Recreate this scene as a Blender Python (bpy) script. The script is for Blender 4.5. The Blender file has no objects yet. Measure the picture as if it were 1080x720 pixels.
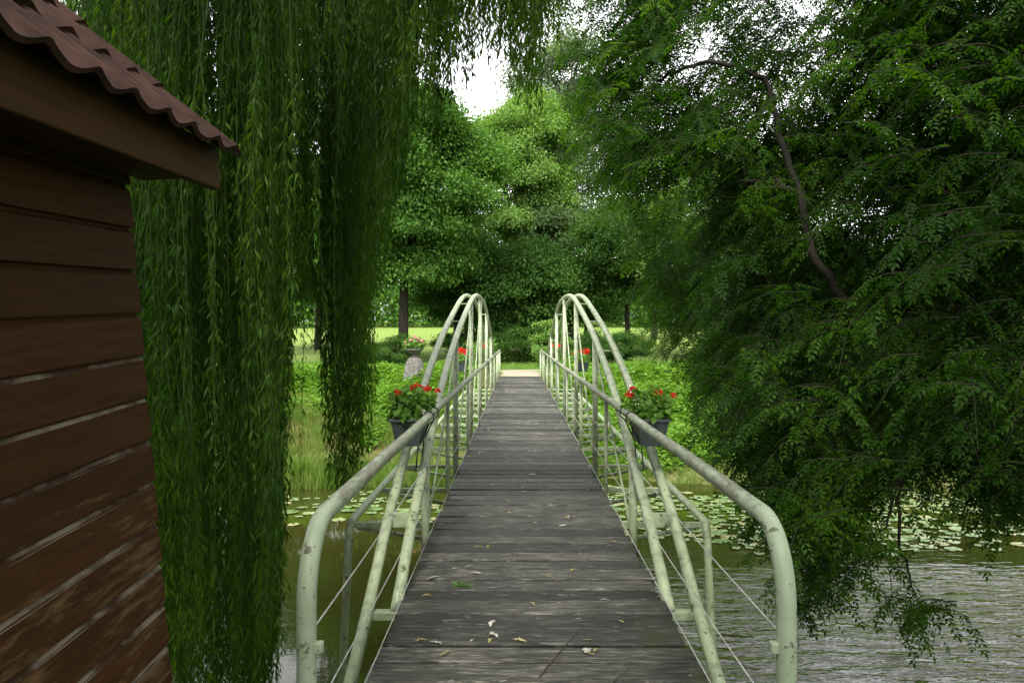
import bpy, bmesh, math, random
import numpy as np
from mathutils import Vector, Matrix

# ------------------------------------------------------------------ camera, sky, sun, exposure
sc = bpy.context.scene
C = sc.collection
R = math.radians
F, VX, VY, EYE = 840.0, 546.0, 351.5, 1.6        # focal length and vanishing point in 1080 px, eye height above deck

cam_data = bpy.data.cameras.new('camera')
cam = bpy.data.objects.new('camera', cam_data); C.objects.link(cam)
cam.location = (0, 0, EYE); cam.rotation_euler = (R(90), 0, 0)
cam_data.sensor_width = 36.0; cam_data.lens = F / 1080 * 36
cam_data.shift_x = -(VX - 540) / 1080; cam_data.shift_y = (VY - 360) / 1080
cam_data.clip_start = 0.05; cam_data.clip_end = 3000
sc.camera = cam

SUN_ELEV, SUN_AZ = R(53), R(194)                  # azimuth clockwise from +Y
sun_dir = Vector((math.sin(SUN_AZ) * math.cos(SUN_ELEV), math.cos(SUN_AZ) * math.cos(SUN_ELEV), math.sin(SUN_ELEV)))
world = bpy.data.worlds.new('World'); sc.world = world; world.use_nodes = True
wn = world.node_tree; wn.nodes.clear()
sky = wn.nodes.new('ShaderNodeTexSky'); sky.sky_type = 'NISHITA'; sky.sun_disc = False
sky.sun_elevation = SUN_ELEV; sky.sun_rotation = SUN_AZ; sky.dust_density = 3.0; sky.air_density = 1.0
hs = wn.nodes.new('ShaderNodeHueSaturation'); hs.inputs['Saturation'].default_value = 0.03; hs.inputs['Value'].default_value = 5.4   # bright thin cloud
bg = wn.nodes.new('ShaderNodeBackground'); bg.inputs['Strength'].default_value = 0.15
wo = wn.nodes.new('ShaderNodeOutputWorld')
wn.links.new(sky.outputs[0], hs.inputs['Color']); wn.links.new(hs.outputs[0], bg.inputs['Color']); wn.links.new(bg.outputs[0], wo.inputs[0])
sun_data = bpy.data.lights.new('sun', 'SUN'); sun_data.energy = 4.8; sun_data.angle = R(9); sun_data.color = (1, 0.95, 0.86)
sun = bpy.data.objects.new('sun', sun_data); C.objects.link(sun)
sun.rotation_euler = sun_dir.to_track_quat('Z', 'Y').to_euler(); sun.location = (0, 0, 40)

sc.view_settings.view_transform = 'Standard'; sc.view_settings.look = 'None'
sc.view_settings.exposure = -0.32; sc.view_settings.gamma = 1.0
sc.render.engine = 'CYCLES'
sc.cycles.max_bounces = 7; sc.cycles.diffuse_bounces = 3; sc.cycles.glossy_bounces = 3; sc.cycles.transmission_bounces = 4
sc.cycles.use_denoising = True
sc.cycles.caustics_reflective = False; sc.cycles.caustics_refractive = False

# ------------------------------------------------------------------ helpers
def tag(o, label=None, cat=None, group=None, kind=None):
    if label: o['label'] = label
    if cat: o['category'] = cat
    if group: o['group'] = group
    if kind: o['kind'] = kind
    return o

def empty(name, loc=(0, 0, 0), label=None, cat=None, group=None):
    o = bpy.data.objects.new(name, None); C.objects.link(o); o.location = loc
    o.empty_display_size = 0.2
    return tag(o, label, cat, group)

def link_mesh(name, me, mat, parent=None, smooth=False):
    o = bpy.data.objects.new(name, me); C.objects.link(o)
    if mat: me.materials.append(mat)
    if smooth: me.polygons.foreach_set('use_smooth', np.ones(len(me.polygons), dtype=bool))
    if parent is not None:
        o.parent = parent
        o.matrix_parent_inverse = Matrix.Translation(-Vector(parent.location))
    return o

def at(px, py, Z):
    return Vector(((px - VX) * Z / F, Z, EYE - (py - VY) * Z / F))

class MB:
    """collects plain geometry for ONE mesh"""
    def __init__(s): s.v = []; s.f = []
    def box(s, lo, hi, M=None):
        b = len(s.v)
        for z in (lo[2], hi[2]):
            for (x, y) in ((lo[0], lo[1]), (hi[0], lo[1]), (hi[0], hi[1]), (lo[0], hi[1])):
                p = Vector((x, y, z)); s.v.append(tuple(M @ p if M else p))
        s.f += [(b, b+3, b+2, b+1), (b+4, b+5, b+6, b+7), (b, b+1, b+5, b+4), (b+1, b+2, b+6, b+5), (b+2, b+3, b+7, b+6), (b+3, b, b+4, b+7)]
        return s
    def tube(s, pts, rad, n=10, cap=True, wob=0, rng=None):
        pts = [Vector(p) for p in pts]
        if not hasattr(rad, '__len__'): rad = [rad] * len(pts)
        b0 = len(s.v); ref = None
        for i, p in enumerate(pts):
            t = (pts[min(i+1, len(pts)-1)] - pts[max(i-1, 0)]).normalized()
            if ref is None:
                ref = Vector((1, 0, 0)) if abs(t.x) < .8 else Vector((0, 1, 0))
            u = (ref - t * ref.dot(t)).normalized(); w = t.cross(u); ref = u
            for k in range(n):
                a = 2 * math.pi * k / n
                r = rad[i] * (1 + (rng.uniform(-wob, wob) if rng else 0))
                s.v.append(tuple(p + u * (math.cos(a) * r) + w * (math.sin(a) * r)))
        for i in range(len(pts) - 1):
            for k in range(n):
                a = b0 + i*n + k; c = b0 + i*n + (k+1) % n
                s.f.append((a, c, c + n, a + n))
        if cap:
            s.f.append(tuple(b0 + k for k in reversed(range(n))))
            e = b0 + (len(pts)-1)*n; s.f.append(tuple(e + k for k in range(n)))
        return s
    def lathe(s, prof, c=(0, 0, 0), n=24):
        b0 = len(s.v)
        for (r, z) in prof:
            for k in range(n):
                a = 2*math.pi*k/n; s.v.append((c[0]+r*math.cos(a), c[1]+r*math.sin(a), c[2]+z))
        for i in range(len(prof)-1):
            for k in range(n):
                a = b0+i*n+k; d = b0+i*n+(k+1) % n
                s.f.append((a, d, d+n, a+n))
        s.f.append(tuple(b0+k for k in reversed(range(n))))
        e = b0+(len(prof)-1)*n; s.f.append(tuple(e+k for k in range(n)))
        return s
    def build(s, name, mat, parent=None, smooth=False, bevel=0):
        me = bpy.data.meshes.new(name); me.from_pydata(s.v, [], s.f); me.update()
        o = link_mesh(name, me, mat, parent, smooth)
        if bevel:
            m = o.modifiers.new('bevel', 'BEVEL'); m.width = bevel; m.segments = 2; m.limit_method = 'ANGLE'; m.angle_limit = R(40)
        return o

def catmull(pts, n=6):
    P = [Vector(p) for p in pts]; P = [P[0]*2 - P[1]] + P + [P[-1]*2 - P[-2]]
    out = []
    for i in range(1, len(P)-2):
        a, b, c, d = P[i-1], P[i], P[i+1], P[i+2]
        for k in range(n):
            t = k / n
            out.append(0.5*((2*b) + (c-a)*t + (2*a-5*b+4*c-d)*t*t + (3*b-a-3*c+d)*t**3))
    out.append(P[-2]); return out

def norm(a): return a / np.maximum(np.linalg.norm(a, axis=1, keepdims=True), 1e-9)

def leaf_mesh(name, P, D, N, L, W, fold=0.12, fat=0.42, rnd=None, rng=None):
    """one mesh of folded, pointed leaves: P base, D direction, N facing, L length, W width"""
    n = len(P); D = norm(D); S = norm(np.cross(D, N)); Nn = np.cross(S, D)
    L = np.broadcast_to(L, (n,))[:, None]; W = np.broadcast_to(W, (n,))[:, None]
    V = np.empty((n, 4, 3), dtype=np.float32)
    mid = P + D * L * fat + Nn * W * fold
    V[:, 0] = P; V[:, 1] = mid + S * W * .5; V[:, 2] = P + D * L - Nn * W * fold; V[:, 3] = mid - S * W * .5
    me = bpy.data.meshes.new(name)
    me.vertices.add(4*n); me.vertices.foreach_set('co', V.reshape(-1))
    me.loops.add(4*n); me.loops.foreach_set('vertex_index', np.arange(4*n, dtype=np.int32))
    me.polygons.add(n); me.polygons.foreach_set('loop_start', np.arange(0, 4*n, 4, dtype=np.int32))
    me.update(calc_edges=True)
    a = me.attributes.new('rnd', 'FLOAT', 'FACE')
    if rnd is None: rnd = (rng or np.random.default_rng(1)).random(n)
    a.data.foreach_set('value', np.asarray(rnd, dtype=np.float32))
    return me

# ------------------------------------------------------------------ materials
def new_mat(name):
    m = bpy.data.materials.new(name); m.use_nodes = True
    nt = m.node_tree; nt.nodes.clear()
    return m, nt, nt.nodes, nt.links

def N_(nt, typ, **kw):
    n = nt.nodes.new(typ)
    for k, v in kw.items():
        if k.startswith('_'): setattr(n, k[1:], v)
        else: n.inputs[k.replace('_', ' ')].default_value = v
    return n

def ramp(nt, stops, fac=None):
    r = nt.nodes.new('ShaderNodeValToRGB'); e = r.color_ramp.elements
    while len(e) < len(stops): e.new(0.5)
    for i, (p, c) in enumerate(stops):
        e[i].position = p; e[i].color = tuple(c) + (1,) if len(c) == 3 else c
    if fac is not None: nt.links.new(fac, r.inputs[0])
    return r

def mixc(nt, fac, a, b, mode='MIX'):
    m = nt.nodes.new('ShaderNodeMix'); m.data_type = 'RGBA'; m.blend_type = mode
    for sock, val in ((m.inputs[0], fac), (m.inputs[6], a), (m.inputs[7], b)):
        if isinstance(val, bpy.types.NodeSocket): nt.links.new(val, sock)
        elif hasattr(val, '__len__'): sock.default_value = tuple(val) + (1,) if len(val) == 3 else val
        else: sock.default_value = val
    return m.outputs[2]

def leaf_mat(name, dark, mid, light, trans=0.35, rough=0.6, nscale=0.5, tcol=1.6, spec=0.16):
    m, nt, n, l = new_mat(name)
    at_ = N_(nt, 'ShaderNodeAttribute', _attribute_name='rnd')
    geo = n.new('ShaderNodeNewGeometry')
    no = N_(nt, 'ShaderNodeTexNoise', Scale=nscale, Detail=2.0); l.new(geo.outputs['Position'], no.inputs['Vector'])
    mx = n.new('ShaderNodeMath'); mx.operation = 'MULTIPLY_ADD'; l.new(at_.outputs['Fac'], mx.inputs[0]); mx.inputs[1].default_value = 0.55
    ms = n.new('ShaderNodeMath'); ms.operation = 'MULTIPLY_ADD'; l.new(no.outputs['Fac'], ms.inputs[0]); ms.inputs[1].default_value = 1.3; ms.inputs[2].default_value = -0.42
    l.new(ms.outputs[0], mx.inputs[2])
    cr = ramp(nt, [(0.0, dark), (0.5, mid), (1.0, light)], mx.outputs[0])
    pb = N_(nt, 'ShaderNodeBsdfPrincipled', Roughness=rough); pb.inputs['Specular IOR Level'].default_value = spec
    l.new(cr.outputs[0], pb.inputs['Base Color'])
    tr = n.new('ShaderNodeBsdfTranslucent')
    tc = mixc(nt, 1.0, cr.outputs[0], (tcol, tcol * 1.08, tcol * .45), 'MULTIPLY'); l.new(tc, tr.inputs['Color'])
    mixs = n.new('ShaderNodeMixShader'); mixs.inputs[0].default_value = trans
    l.new(pb.outputs[0], mixs.inputs[1]); l.new(tr.outputs[0], mixs.inputs[2])
    o = n.new('ShaderNodeOutputMaterial'); l.new(mixs.outputs[0], o.inputs[0])
    return m

def simple_mat(name, c1, c2, scale=8, rough=0.7, bump=0.2, detail=6, stretch=(1, 1, 1), spec=0.3, contrast=(0.35, 0.65)):
    m, nt, n, l = new_mat(name)
    tc = n.new('ShaderNodeTexCoord'); mp = N_(nt, 'ShaderNodeMapping'); mp.inputs['Scale'].default_value = stretch
    l.new(tc.outputs['Object'], mp.inputs[0])
    no = N_(nt, 'ShaderNodeTexNoise', Scale=scale, Detail=detail, Roughness=0.6); l.new(mp.outputs[0], no.inputs['Vector'])
    cr = ramp(nt, [(contrast[0], c1), (contrast[1], c2)], no.outputs['Fac'])
    pb = N_(nt, 'ShaderNodeBsdfPrincipled', Roughness=rough); pb.inputs['Specular IOR Level'].default_value = spec
    l.new(cr.outputs[0], pb.inputs['Base Color'])
    bp = N_(nt, 'ShaderNodeBump', Strength=bump, Distance=0.01); l.new(no.outputs['Fac'], bp.inputs['Height']); l.new(bp.outputs[0], pb.inputs['Normal'])
    o = n.new('ShaderNodeOutputMaterial'); l.new(pb.outputs[0], o.inputs[0])
    return m

M = {}
M['bark'] = simple_mat('bark', (.012, .010, .007), (.038, .031, .022), 6, .9, .8, 8, (1, 1, .25))
M['bark_grey'] = simple_mat('bark_grey', (.03, .027, .02), (.10, .085, .065), 5, .9, .8, 8, (1, 1, .25))
M['twig'] = simple_mat('twig', (.025, .05, .008), (.05, .08, .014), 4, .7, .1)
M['twig_dark'] = simple_mat('twig_dark', (.014, .016, .007), (.03, .03, .013), 4, .8, .1)
M['willow_leaf'] = leaf_mat('willow_leaf', (.010, .033, .003), (.030, .078, .006), (.105, .19, .014), trans=.5, nscale=.8, tcol=2.0)
M['ash_leaf'] = leaf_mat('ash_leaf', (.006, .023, .002), (.020, .060, .004), (.078, .165, .010), trans=.45, nscale=.7, tcol=2.0)
M['ground_leaf'] = leaf_mat('ground_leaf', (.045, .11, .012), (.10, .20, .022), (.17, .29, .045), trans=.4, nscale=1.2, rough=.5)
M['geranium_leaf'] = leaf_mat('geranium_leaf', (.05, .12, .018), (.09, .19, .03), (.15, .27, .05), trans=.35, nscale=6)
M['reed_leaf'] = leaf_mat('reed_leaf', (.045, .095, .012), (.095, .165, .022), (.16, .21, .05), trans=.25, nscale=.9)
M['dry_leaf'] = leaf_mat('dry_leaf', (.10, .085, .03), (.19, .16, .06), (.28, .24, .11), trans=.2, nscale=.9)
M['stone'] = simple_mat('stone', (.055, .053, .046), (.15, .145, .125), 9, .9, .5)
M['box_plastic'] = simple_mat('box_plastic', (.030, .042, .042), (.050, .064, .062), 5, .5, .05, spec=.4)
M['strap'] = simple_mat('strap', (.01, .01, .01), (.02, .02, .02), 5, .5, .02)
M['gravel'] = simple_mat('gravel', (.20, .17, .12), (.34, .30, .22), 60, .95, .5)
M['soil'] = simple_mat('soil', (.04, .03, .02), (.09, .07, .045), 30, .95, .4)
M['wire'] = simple_mat('wire', (.30, .31, .28), (.48, .48, .44), 20, .45, .05)

def petal_mat(name, a, b): return leaf_mat(name, a, tuple((x+y)/2 for x, y in zip(a, b)), b, trans=.25, nscale=20, tcol=1.1)
M['red_petal'] = petal_mat('red_petal', (.42, .012, .008), (.72, .05, .025))
M['pink_petal'] = petal_mat('pink_petal', (.55, .12, .18), (.8, .35, .42))
M['white_petal'] = petal_mat('white_petal', (.7, .7, .66), (.85, .85, .82))

def mat_paint():
    """pale green paint, dirty along upper faces, chipped to rust-brown and mossy in patches"""
    m, nt, n, l = new_mat('green_paint')
    tc = n.new('ShaderNodeTexCoord'); geo = n.new('ShaderNodeNewGeometry')
    n1 = N_(nt, 'ShaderNodeTexNoise', Scale=3.0, Detail=6.0, Roughness=.6); l.new(tc.outputs['Object'], n1.inputs['Vector'])
    base = ramp(nt, [(.3, (.30, .355, .205)), (.7, (.40, .455, .285))], n1.outputs['Fac'])
    n2 = N_(nt, 'ShaderNodeTexNoise', Scale=11.0, Detail=8.0, Roughness=.7); l.new(tc.outputs['Object'], n2.inputs['Vector'])
    gr = ramp(nt, [(.48, (0, 0, 0)), (.62, (1, 1, 1))], n2.outputs['Fac'])
    c1 = mixc(nt, gr.outputs[0], base.outputs[0], (.20, .24, .15))
    mp = N_(nt, 'ShaderNodeMapping'); mp.inputs['Scale'].default_value = (1, 1, .7); l.new(tc.outputs['Object'], mp.inputs[0])
    n3 = N_(nt, 'ShaderNodeTexNoise', Scale=16.0, Detail=4.0, Roughness=.6); l.new(mp.outputs[0], n3.inputs['Vector'])
    ch = ramp(nt, [(.63, (0, 0, 0)), (.66, (1, 1, 1))], n3.outputs['Fac'])
    c2 = mixc(nt, ch.outputs[0], c1, (.085, .075, .035))
    pb = N_(nt, 'ShaderNodeBsdfPrincipled', Roughness=.42); pb.inputs['Specular IOR Level'].default_value = .45
    l.new(c2, pb.inputs['Base Color'])
    bp = N_(nt, 'ShaderNodeBump', Strength=.25, Distance=.004); l.new(ch.outputs[0], bp.inputs['Height']); bp.invert = True
    l.new(bp.outputs[0], pb.inputs['Normal'])
    o = n.new('ShaderNodeOutputMaterial'); l.new(pb.outputs[0], o.inputs[0])
    return m
M['paint'] = mat_paint()

def mat_rail():
    """handrail: same paint, worn grey-brown and lichen-flecked by hands and weather"""
    m, nt, n, l = new_mat('worn_rail_paint')
    tc = n.new('ShaderNodeTexCoord')
    n1 = N_(nt, 'ShaderNodeTexNoise', Scale=5.0, Detail=8.0, Roughness=.65); l.new(tc.outputs['Object'], n1.inputs['Vector'])
    base = ramp(nt, [(.35, (.28, .345, .22)), (.65, (.38, .44, .305))], n1.outputs['Fac'])
    mp = N_(nt, 'ShaderNodeMapping'); mp.inputs['Scale'].default_value = (3, .9, 3); l.new(tc.outputs['Object'], mp.inputs[0])
    n2 = N_(nt, 'ShaderNodeTexNoise', Scale=9.0, Detail=8.0, Roughness=.72); l.new(mp.outputs[0], n2.inputs['Vector'])
    sx = n.new('ShaderNodeSeparateXYZ'); l.new(tc.outputs['Object'], sx.inputs[0])
    yr = N_(nt, 'ShaderNodeMapRange'); yr.inputs['From Min'].default_value = 2.55; yr.inputs['From Max'].default_value = 3.0
    yr.inputs['To Min'].default_value = -.16; yr.inputs['To Max'].default_value = .07
    l.new(sx.outputs['Y'], yr.inputs['Value'])
    ad = n.new('ShaderNodeMath'); ad.operation = 'ADD'; l.new(n2.outputs['Fac'], ad.inputs[0]); l.new(yr.outputs[0], ad.inputs[1])
    gr = ramp(nt, [(.46, (0, 0, 0)), (.60, (1, 1, 1))], ad.outputs[0])
    c1 = mixc(nt, gr.outputs[0], base.outputs[0], (.20, .20, .145))
    n3 = N_(nt, 'ShaderNodeTexNoise', Scale=17.0, Detail=7.0, Roughness=.7); l.new(tc.outputs['Object'], n3.inputs['Vector'])
    ch = ramp(nt, [(.585, (0, 0, 0)), (.61, (1, 1, 1))], n3.outputs['Fac'])
    c2 = mixc(nt, ch.outputs[0], c1, (.095, .105, .05))
    pb = N_(nt, 'ShaderNodeBsdfPrincipled', Roughness=.45); pb.inputs['Specular IOR Level'].default_value = .4
    l.new(c2, pb.inputs['Base Color'])
    bp = N_(nt, 'ShaderNodeBump', Strength=.3, Distance=.004); l.new(n2.outputs['Fac'], bp.inputs['Height']); l.new(bp.outputs[0], pb.inputs['Normal'])
    o = n.new('ShaderNodeOutputMaterial'); l.new(pb.outputs[0], o.inputs[0])
    return m
M['rail'] = mat_rail()

def mat_deck():
    m, nt, n, l = new_mat('weathered_planks')
    tc = n.new('ShaderNodeTexCoord'); geo = n.new('ShaderNodeNewGeometry')
    ri = geo.outputs['Random Per Island']
    cmb = n.new('ShaderNodeCombineXYZ'); mul = n.new('ShaderNodeMath'); mul.operation = 'MULTIPLY'; mul.inputs[1].default_value = 37.0
    l.new(ri, mul.inputs[0]); l.new(mul.outputs[0], cmb.inputs[0]); l.new(mul.outputs[0], cmb.inputs[2])
    ad = n.new('ShaderNodeVectorMath'); l.new(tc.outputs['Object'], ad.inputs[0]); l.new(cmb.outputs[0], ad.inputs[1])
    mp = N_(nt, 'ShaderNodeMapping'); mp.inputs['Scale'].default_value = (2.4, 30, 8); l.new(ad.outputs[0], mp.inputs[0])
    grain = N_(nt, 'ShaderNodeTexNoise', Scale=2.6, Detail=9.0, Roughness=.68, Distortion=.6); l.new(mp.outputs[0], grain.inputs['Vector'])
    gcol = ramp(nt, [(.30, (.0095, .009, .0075)), (.50, (.037, .0355, .029)), (.72, (.21, .203, .178))], grain.outputs['Fac'])
    tint = ramp(nt, [(0, (.36, .37, .35)), (.5, (.95, .95, .92)), (1, (1.75, 1.74, 1.66))], ri)
    c0 = mixc(nt, 1.0, gcol.outputs[0], tint.outputs[0], 'MULTIPLY')
    blot = N_(nt, 'ShaderNodeTexNoise', Scale=1.7, Detail=5.0, Roughness=.6); l.new(tc.outputs['Object'], blot.inputs['Vector'])
    br = ramp(nt, [(.35, (.38, .39, .37)), (.65, (1.35, 1.35, 1.35))], blot.outputs['Fac'])
    c1 = mixc(nt, 1.0, c0, br.outputs[0], 'MULTIPLY')
    # pale scuffs and bird lime, short streaks along the boards
    mp2 = N_(nt, 'ShaderNodeMapping'); mp2.inputs['Scale'].default_value = (4.5, 14, 4); l.new(ad.outputs[0], mp2.inputs[0])
    sc_ = N_(nt, 'ShaderNodeTexNoise', Scale=2.4, Detail=6.0, Roughness=.62); l.new(mp2.outputs[0], sc_.inputs['Vector'])
    sr = ramp(nt, [(.625, (0, 0, 0)), (.69, (.85, .85, .85))], sc_.outputs['Fac'])
    c2 = mixc(nt, sr.outputs[0], c1, (.30, .29, .27))
    # moss towards the right-hand near planks and in patches
    mo = N_(nt, 'ShaderNodeTexNoise', Scale=3.4, Detail=9.0, Roughness=.75); l.new(tc.outputs['Object'], mo.inputs['Vector'])
    sx = n.new('ShaderNodeSeparateXYZ'); l.new(tc.outputs['Object'], sx.inputs[0])
    ax = N_(nt, 'ShaderNodeMapRange'); ax.inputs['From Min'].default_value = .1; ax.inputs['From Max'].default_value = .8
    ax.inputs['To Min'].default_value = -.06; ax.inputs['To Max'].default_value = .09; l.new(sx.outputs['X'], ax.inputs['Value'])
    ay = N_(nt, 'ShaderNodeMapRange'); ay.inputs['From Min'].default_value = 4; ay.inputs['From Max'].default_value = 8
    ay.inputs['To Min'].default_value = .02; ay.inputs['To Max'].default_value = -.14; l.new(sx.outputs['Y'], ay.inputs['Value'])
    a1 = n.new('ShaderNodeMath'); l.new(mo.outputs['Fac'], a1.inputs[0]); l.new(ax.outputs[0], a1.inputs[1])
    a2 = n.new('ShaderNodeMath'); l.new(a1.outputs[0], a2.inputs[0]); l.new(ay.outputs[0], a2.inputs[1])
    mr = ramp(nt, [(.60, (0, 0, 0)), (.68, (.8, .8, .8))], a2.outputs[0])
    c3 = mixc(nt, mr.outputs[0], c2, (.030, .034, .010))
    pb = N_(nt, 'ShaderNodeBsdfPrincipled', Roughness=.62); pb.inputs['Specular IOR Level'].default_value = .35
    l.new(c3, pb.inputs['Base Color'])
    rr = ramp(nt, [(.3, (.45, .45, .45)), (.7, (.75, .75, .75))], blot.outputs['Fac']); l.new(rr.outputs[0], pb.inputs['Roughness'])
    bp = N_(nt, 'ShaderNodeBump', Strength=.7, Distance=.008); l.new(grain.outputs['Fac'], bp.inputs['Height']); l.new(bp.outputs[0], pb.inputs['Normal'])
    o = n.new('ShaderNodeOutputMaterial'); l.new(pb.outputs[0], o.inputs[0])
    return m
M['deck'] = mat_deck()

def mat_boards(name, dark, light, worn, wear):
    m, nt, n, l = new_mat(name)
    tc = n.new('ShaderNodeTexCoord'); geo = n.new('ShaderNodeNewGeometry')
    mp = N_(nt, 'ShaderNodeMapping'); mp.inputs['Scale'].default_value = (6, .9, 16); l.new(tc.outputs['Object'], mp.inputs[0])
    g = N_(nt, 'ShaderNodeTexNoise', Scale=3.0, Detail=8.0, Roughness=.65); l.new(mp.outputs[0], g.inputs['Vector'])
    cr = ramp(nt, [(.3, dark), (.7, light)], g.outputs['Fac'])
    t = ramp(nt, [(0, (.8, .8, .8)), (1, (1.2, 1.2, 1.2))], geo.outputs['Random Per Island'])
    c0 = mixc(nt, 1.0, cr.outputs[0], t.outputs[0], 'MULTIPLY')
    mp2 = N_(nt, 'ShaderNodeMapping'); mp2.inputs['Scale'].default_value = (6, 1.2, 9); l.new(tc.outputs['Object'], mp2.inputs[0])
    w = N_(nt, 'ShaderNodeTexNoise', Scale=2.4, Detail=9.0, Roughness=.75); l.new(mp2.outputs[0], w.inputs['Vector'])
    sx = n.new('ShaderNodeSeparateXYZ'); l.new(tc.outputs['Object'], sx.inputs[0])
    z = N_(nt, 'ShaderNodeMapRange'); z.inputs['From Min'].default_value = -.1; z.inputs['From Max'].default_value = -.75
    z.inputs['To Min'].default_value = -.12; z.inputs['To Max'].default_value = wear; l.new(sx.outputs['Z'], z.inputs['Value'])
    a = n.new('ShaderNodeMath'); l.new(w.outputs['Fac'], a.inputs[0]); l.new(z.outputs[0], a.inputs[1])
    wr = ramp(nt, [(.56, (0, 0, 0)), (.70, (.75, .75, .75))], a.outputs[0])
    c1 = mixc(nt, wr.outputs[0], c0, worn)
    pb = N_(nt, 'ShaderNodeBsdfPrincipled', Roughness=.65); pb.inputs['Specular IOR Level'].default_value = .12
    l.new(c1, pb.inputs['Base Color'])
    bp = N_(nt, 'ShaderNodeBump', Strength=.35, Distance=.004); l.new(g.outputs['Fac'], bp.inputs['Height']); l.new(bp.outputs[0], pb.inputs['Normal'])
    o = n.new('ShaderNodeOutputMaterial'); l.new(pb.outputs[0], o.inputs[0])
    return m
M['boards'] = mat_boards('stained_boards', (.034, .0130, .0038), (.070, .0285, .0085), (.19, .115, .055), .07)
M['fascia'] = mat_boards('stained_fascia', (.050, .023, .0065), (.080, .038, .012), (.12, .07, .03), -.2)
M['board_edge'] = simple_mat('weathered_board_edge', (.040, .018, .007), (.24, .20, .15), 7, .8, .2, stretch=(1, .6, 1), contrast=(.42, .58))
M['tile'] = simple_mat('roof_tile', (.024, .012, .008), (.066, .030, .021), 9, .8, .35, spec=.15)

def mat_water():
    m, nt, n, l = new_mat('murky_water')
    tc = n.new('ShaderNodeTexCoord')
    mp = N_(nt, 'ShaderNodeMapping'); mp.inputs['Scale'].default_value = (.42, 1.25, 1); l.new(tc.outputs['Object'], mp.inputs[0])
    a = N_(nt, 'ShaderNodeTexNoise', Scale=4.5, Detail=3.0, Roughness=.5, Distortion=.4); l.new(mp.outputs[0], a.inputs['Vector'])
    b = N_(nt, 'ShaderNodeTexNoise', Scale=.22, Detail=2.0); l.new(tc.outputs['Object'], b.inputs['Vector'])
    sx = n.new('ShaderNodeSeparateXYZ'); l.new(tc.outputs['Object'], sx.inputs[0])
    # a breeze roughens the open water on the right near the bank
    rx = N_(nt, 'ShaderNodeMapRange'); rx.inputs['From Min'].default_value = -.5; rx.inputs['From Max'].default_value = 2.0
    rx.inputs['To Min'].default_value = .06; rx.inputs['To Max'].default_value = 1.0; l.new(sx.outputs['X'], rx.inputs['Value'])
    ry = N_(nt, 'ShaderNodeMapRange'); ry.inputs['From Min'].default_value = 12.2; ry.inputs['From Max'].default_value = 14.0
    ry.inputs['To Min'].default_value = 1.0; ry.inputs['To Max'].default_value = .1; l.new(sx.outputs['Y'], ry.inputs['Value'])
    mu = n.new('ShaderNodeMath'); mu.operation = 'MULTIPLY'; l.new(rx.outputs[0], mu.inputs[0]); l.new(ry.outputs[0], mu.inputs[1])
    bm = ramp(nt, [(.40, (.18, .18, .18)), (.58, (1, 1, 1))], b.outputs['Fac'])
    mu2 = n.new('ShaderNodeMath'); mu2.operation = 'MULTIPLY'; l.new(mu.outputs[0], mu2.inputs[0]); l.new(bm.outputs[0], mu2.inputs[1])
    bp = N_(nt, 'ShaderNodeBump', Distance=.085); l.new(a.outputs['Fac'], bp.inputs['Height']); l.new(mu2.outputs[0], bp.inputs['Strength'])
    pb = N_(nt, 'ShaderNodeBsdfPrincipled', Roughness=.03, IOR=1.333)
    cr = ramp(nt, [(.3, (.019, .021, .004)), (.7, (.030, .030, .006))], b.outputs['Fac']); l.new(cr.outputs[0], pb.inputs['Base Color'])
    pb.inputs['Specular IOR Level'].default_value = .95
    l.new(bp.outputs[0], pb.inputs['Normal'])
    o = n.new('ShaderNodeOutputMaterial'); l.new(pb.outputs[0], o.inputs[0])
    return m
M['water'] = mat_water()

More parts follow.
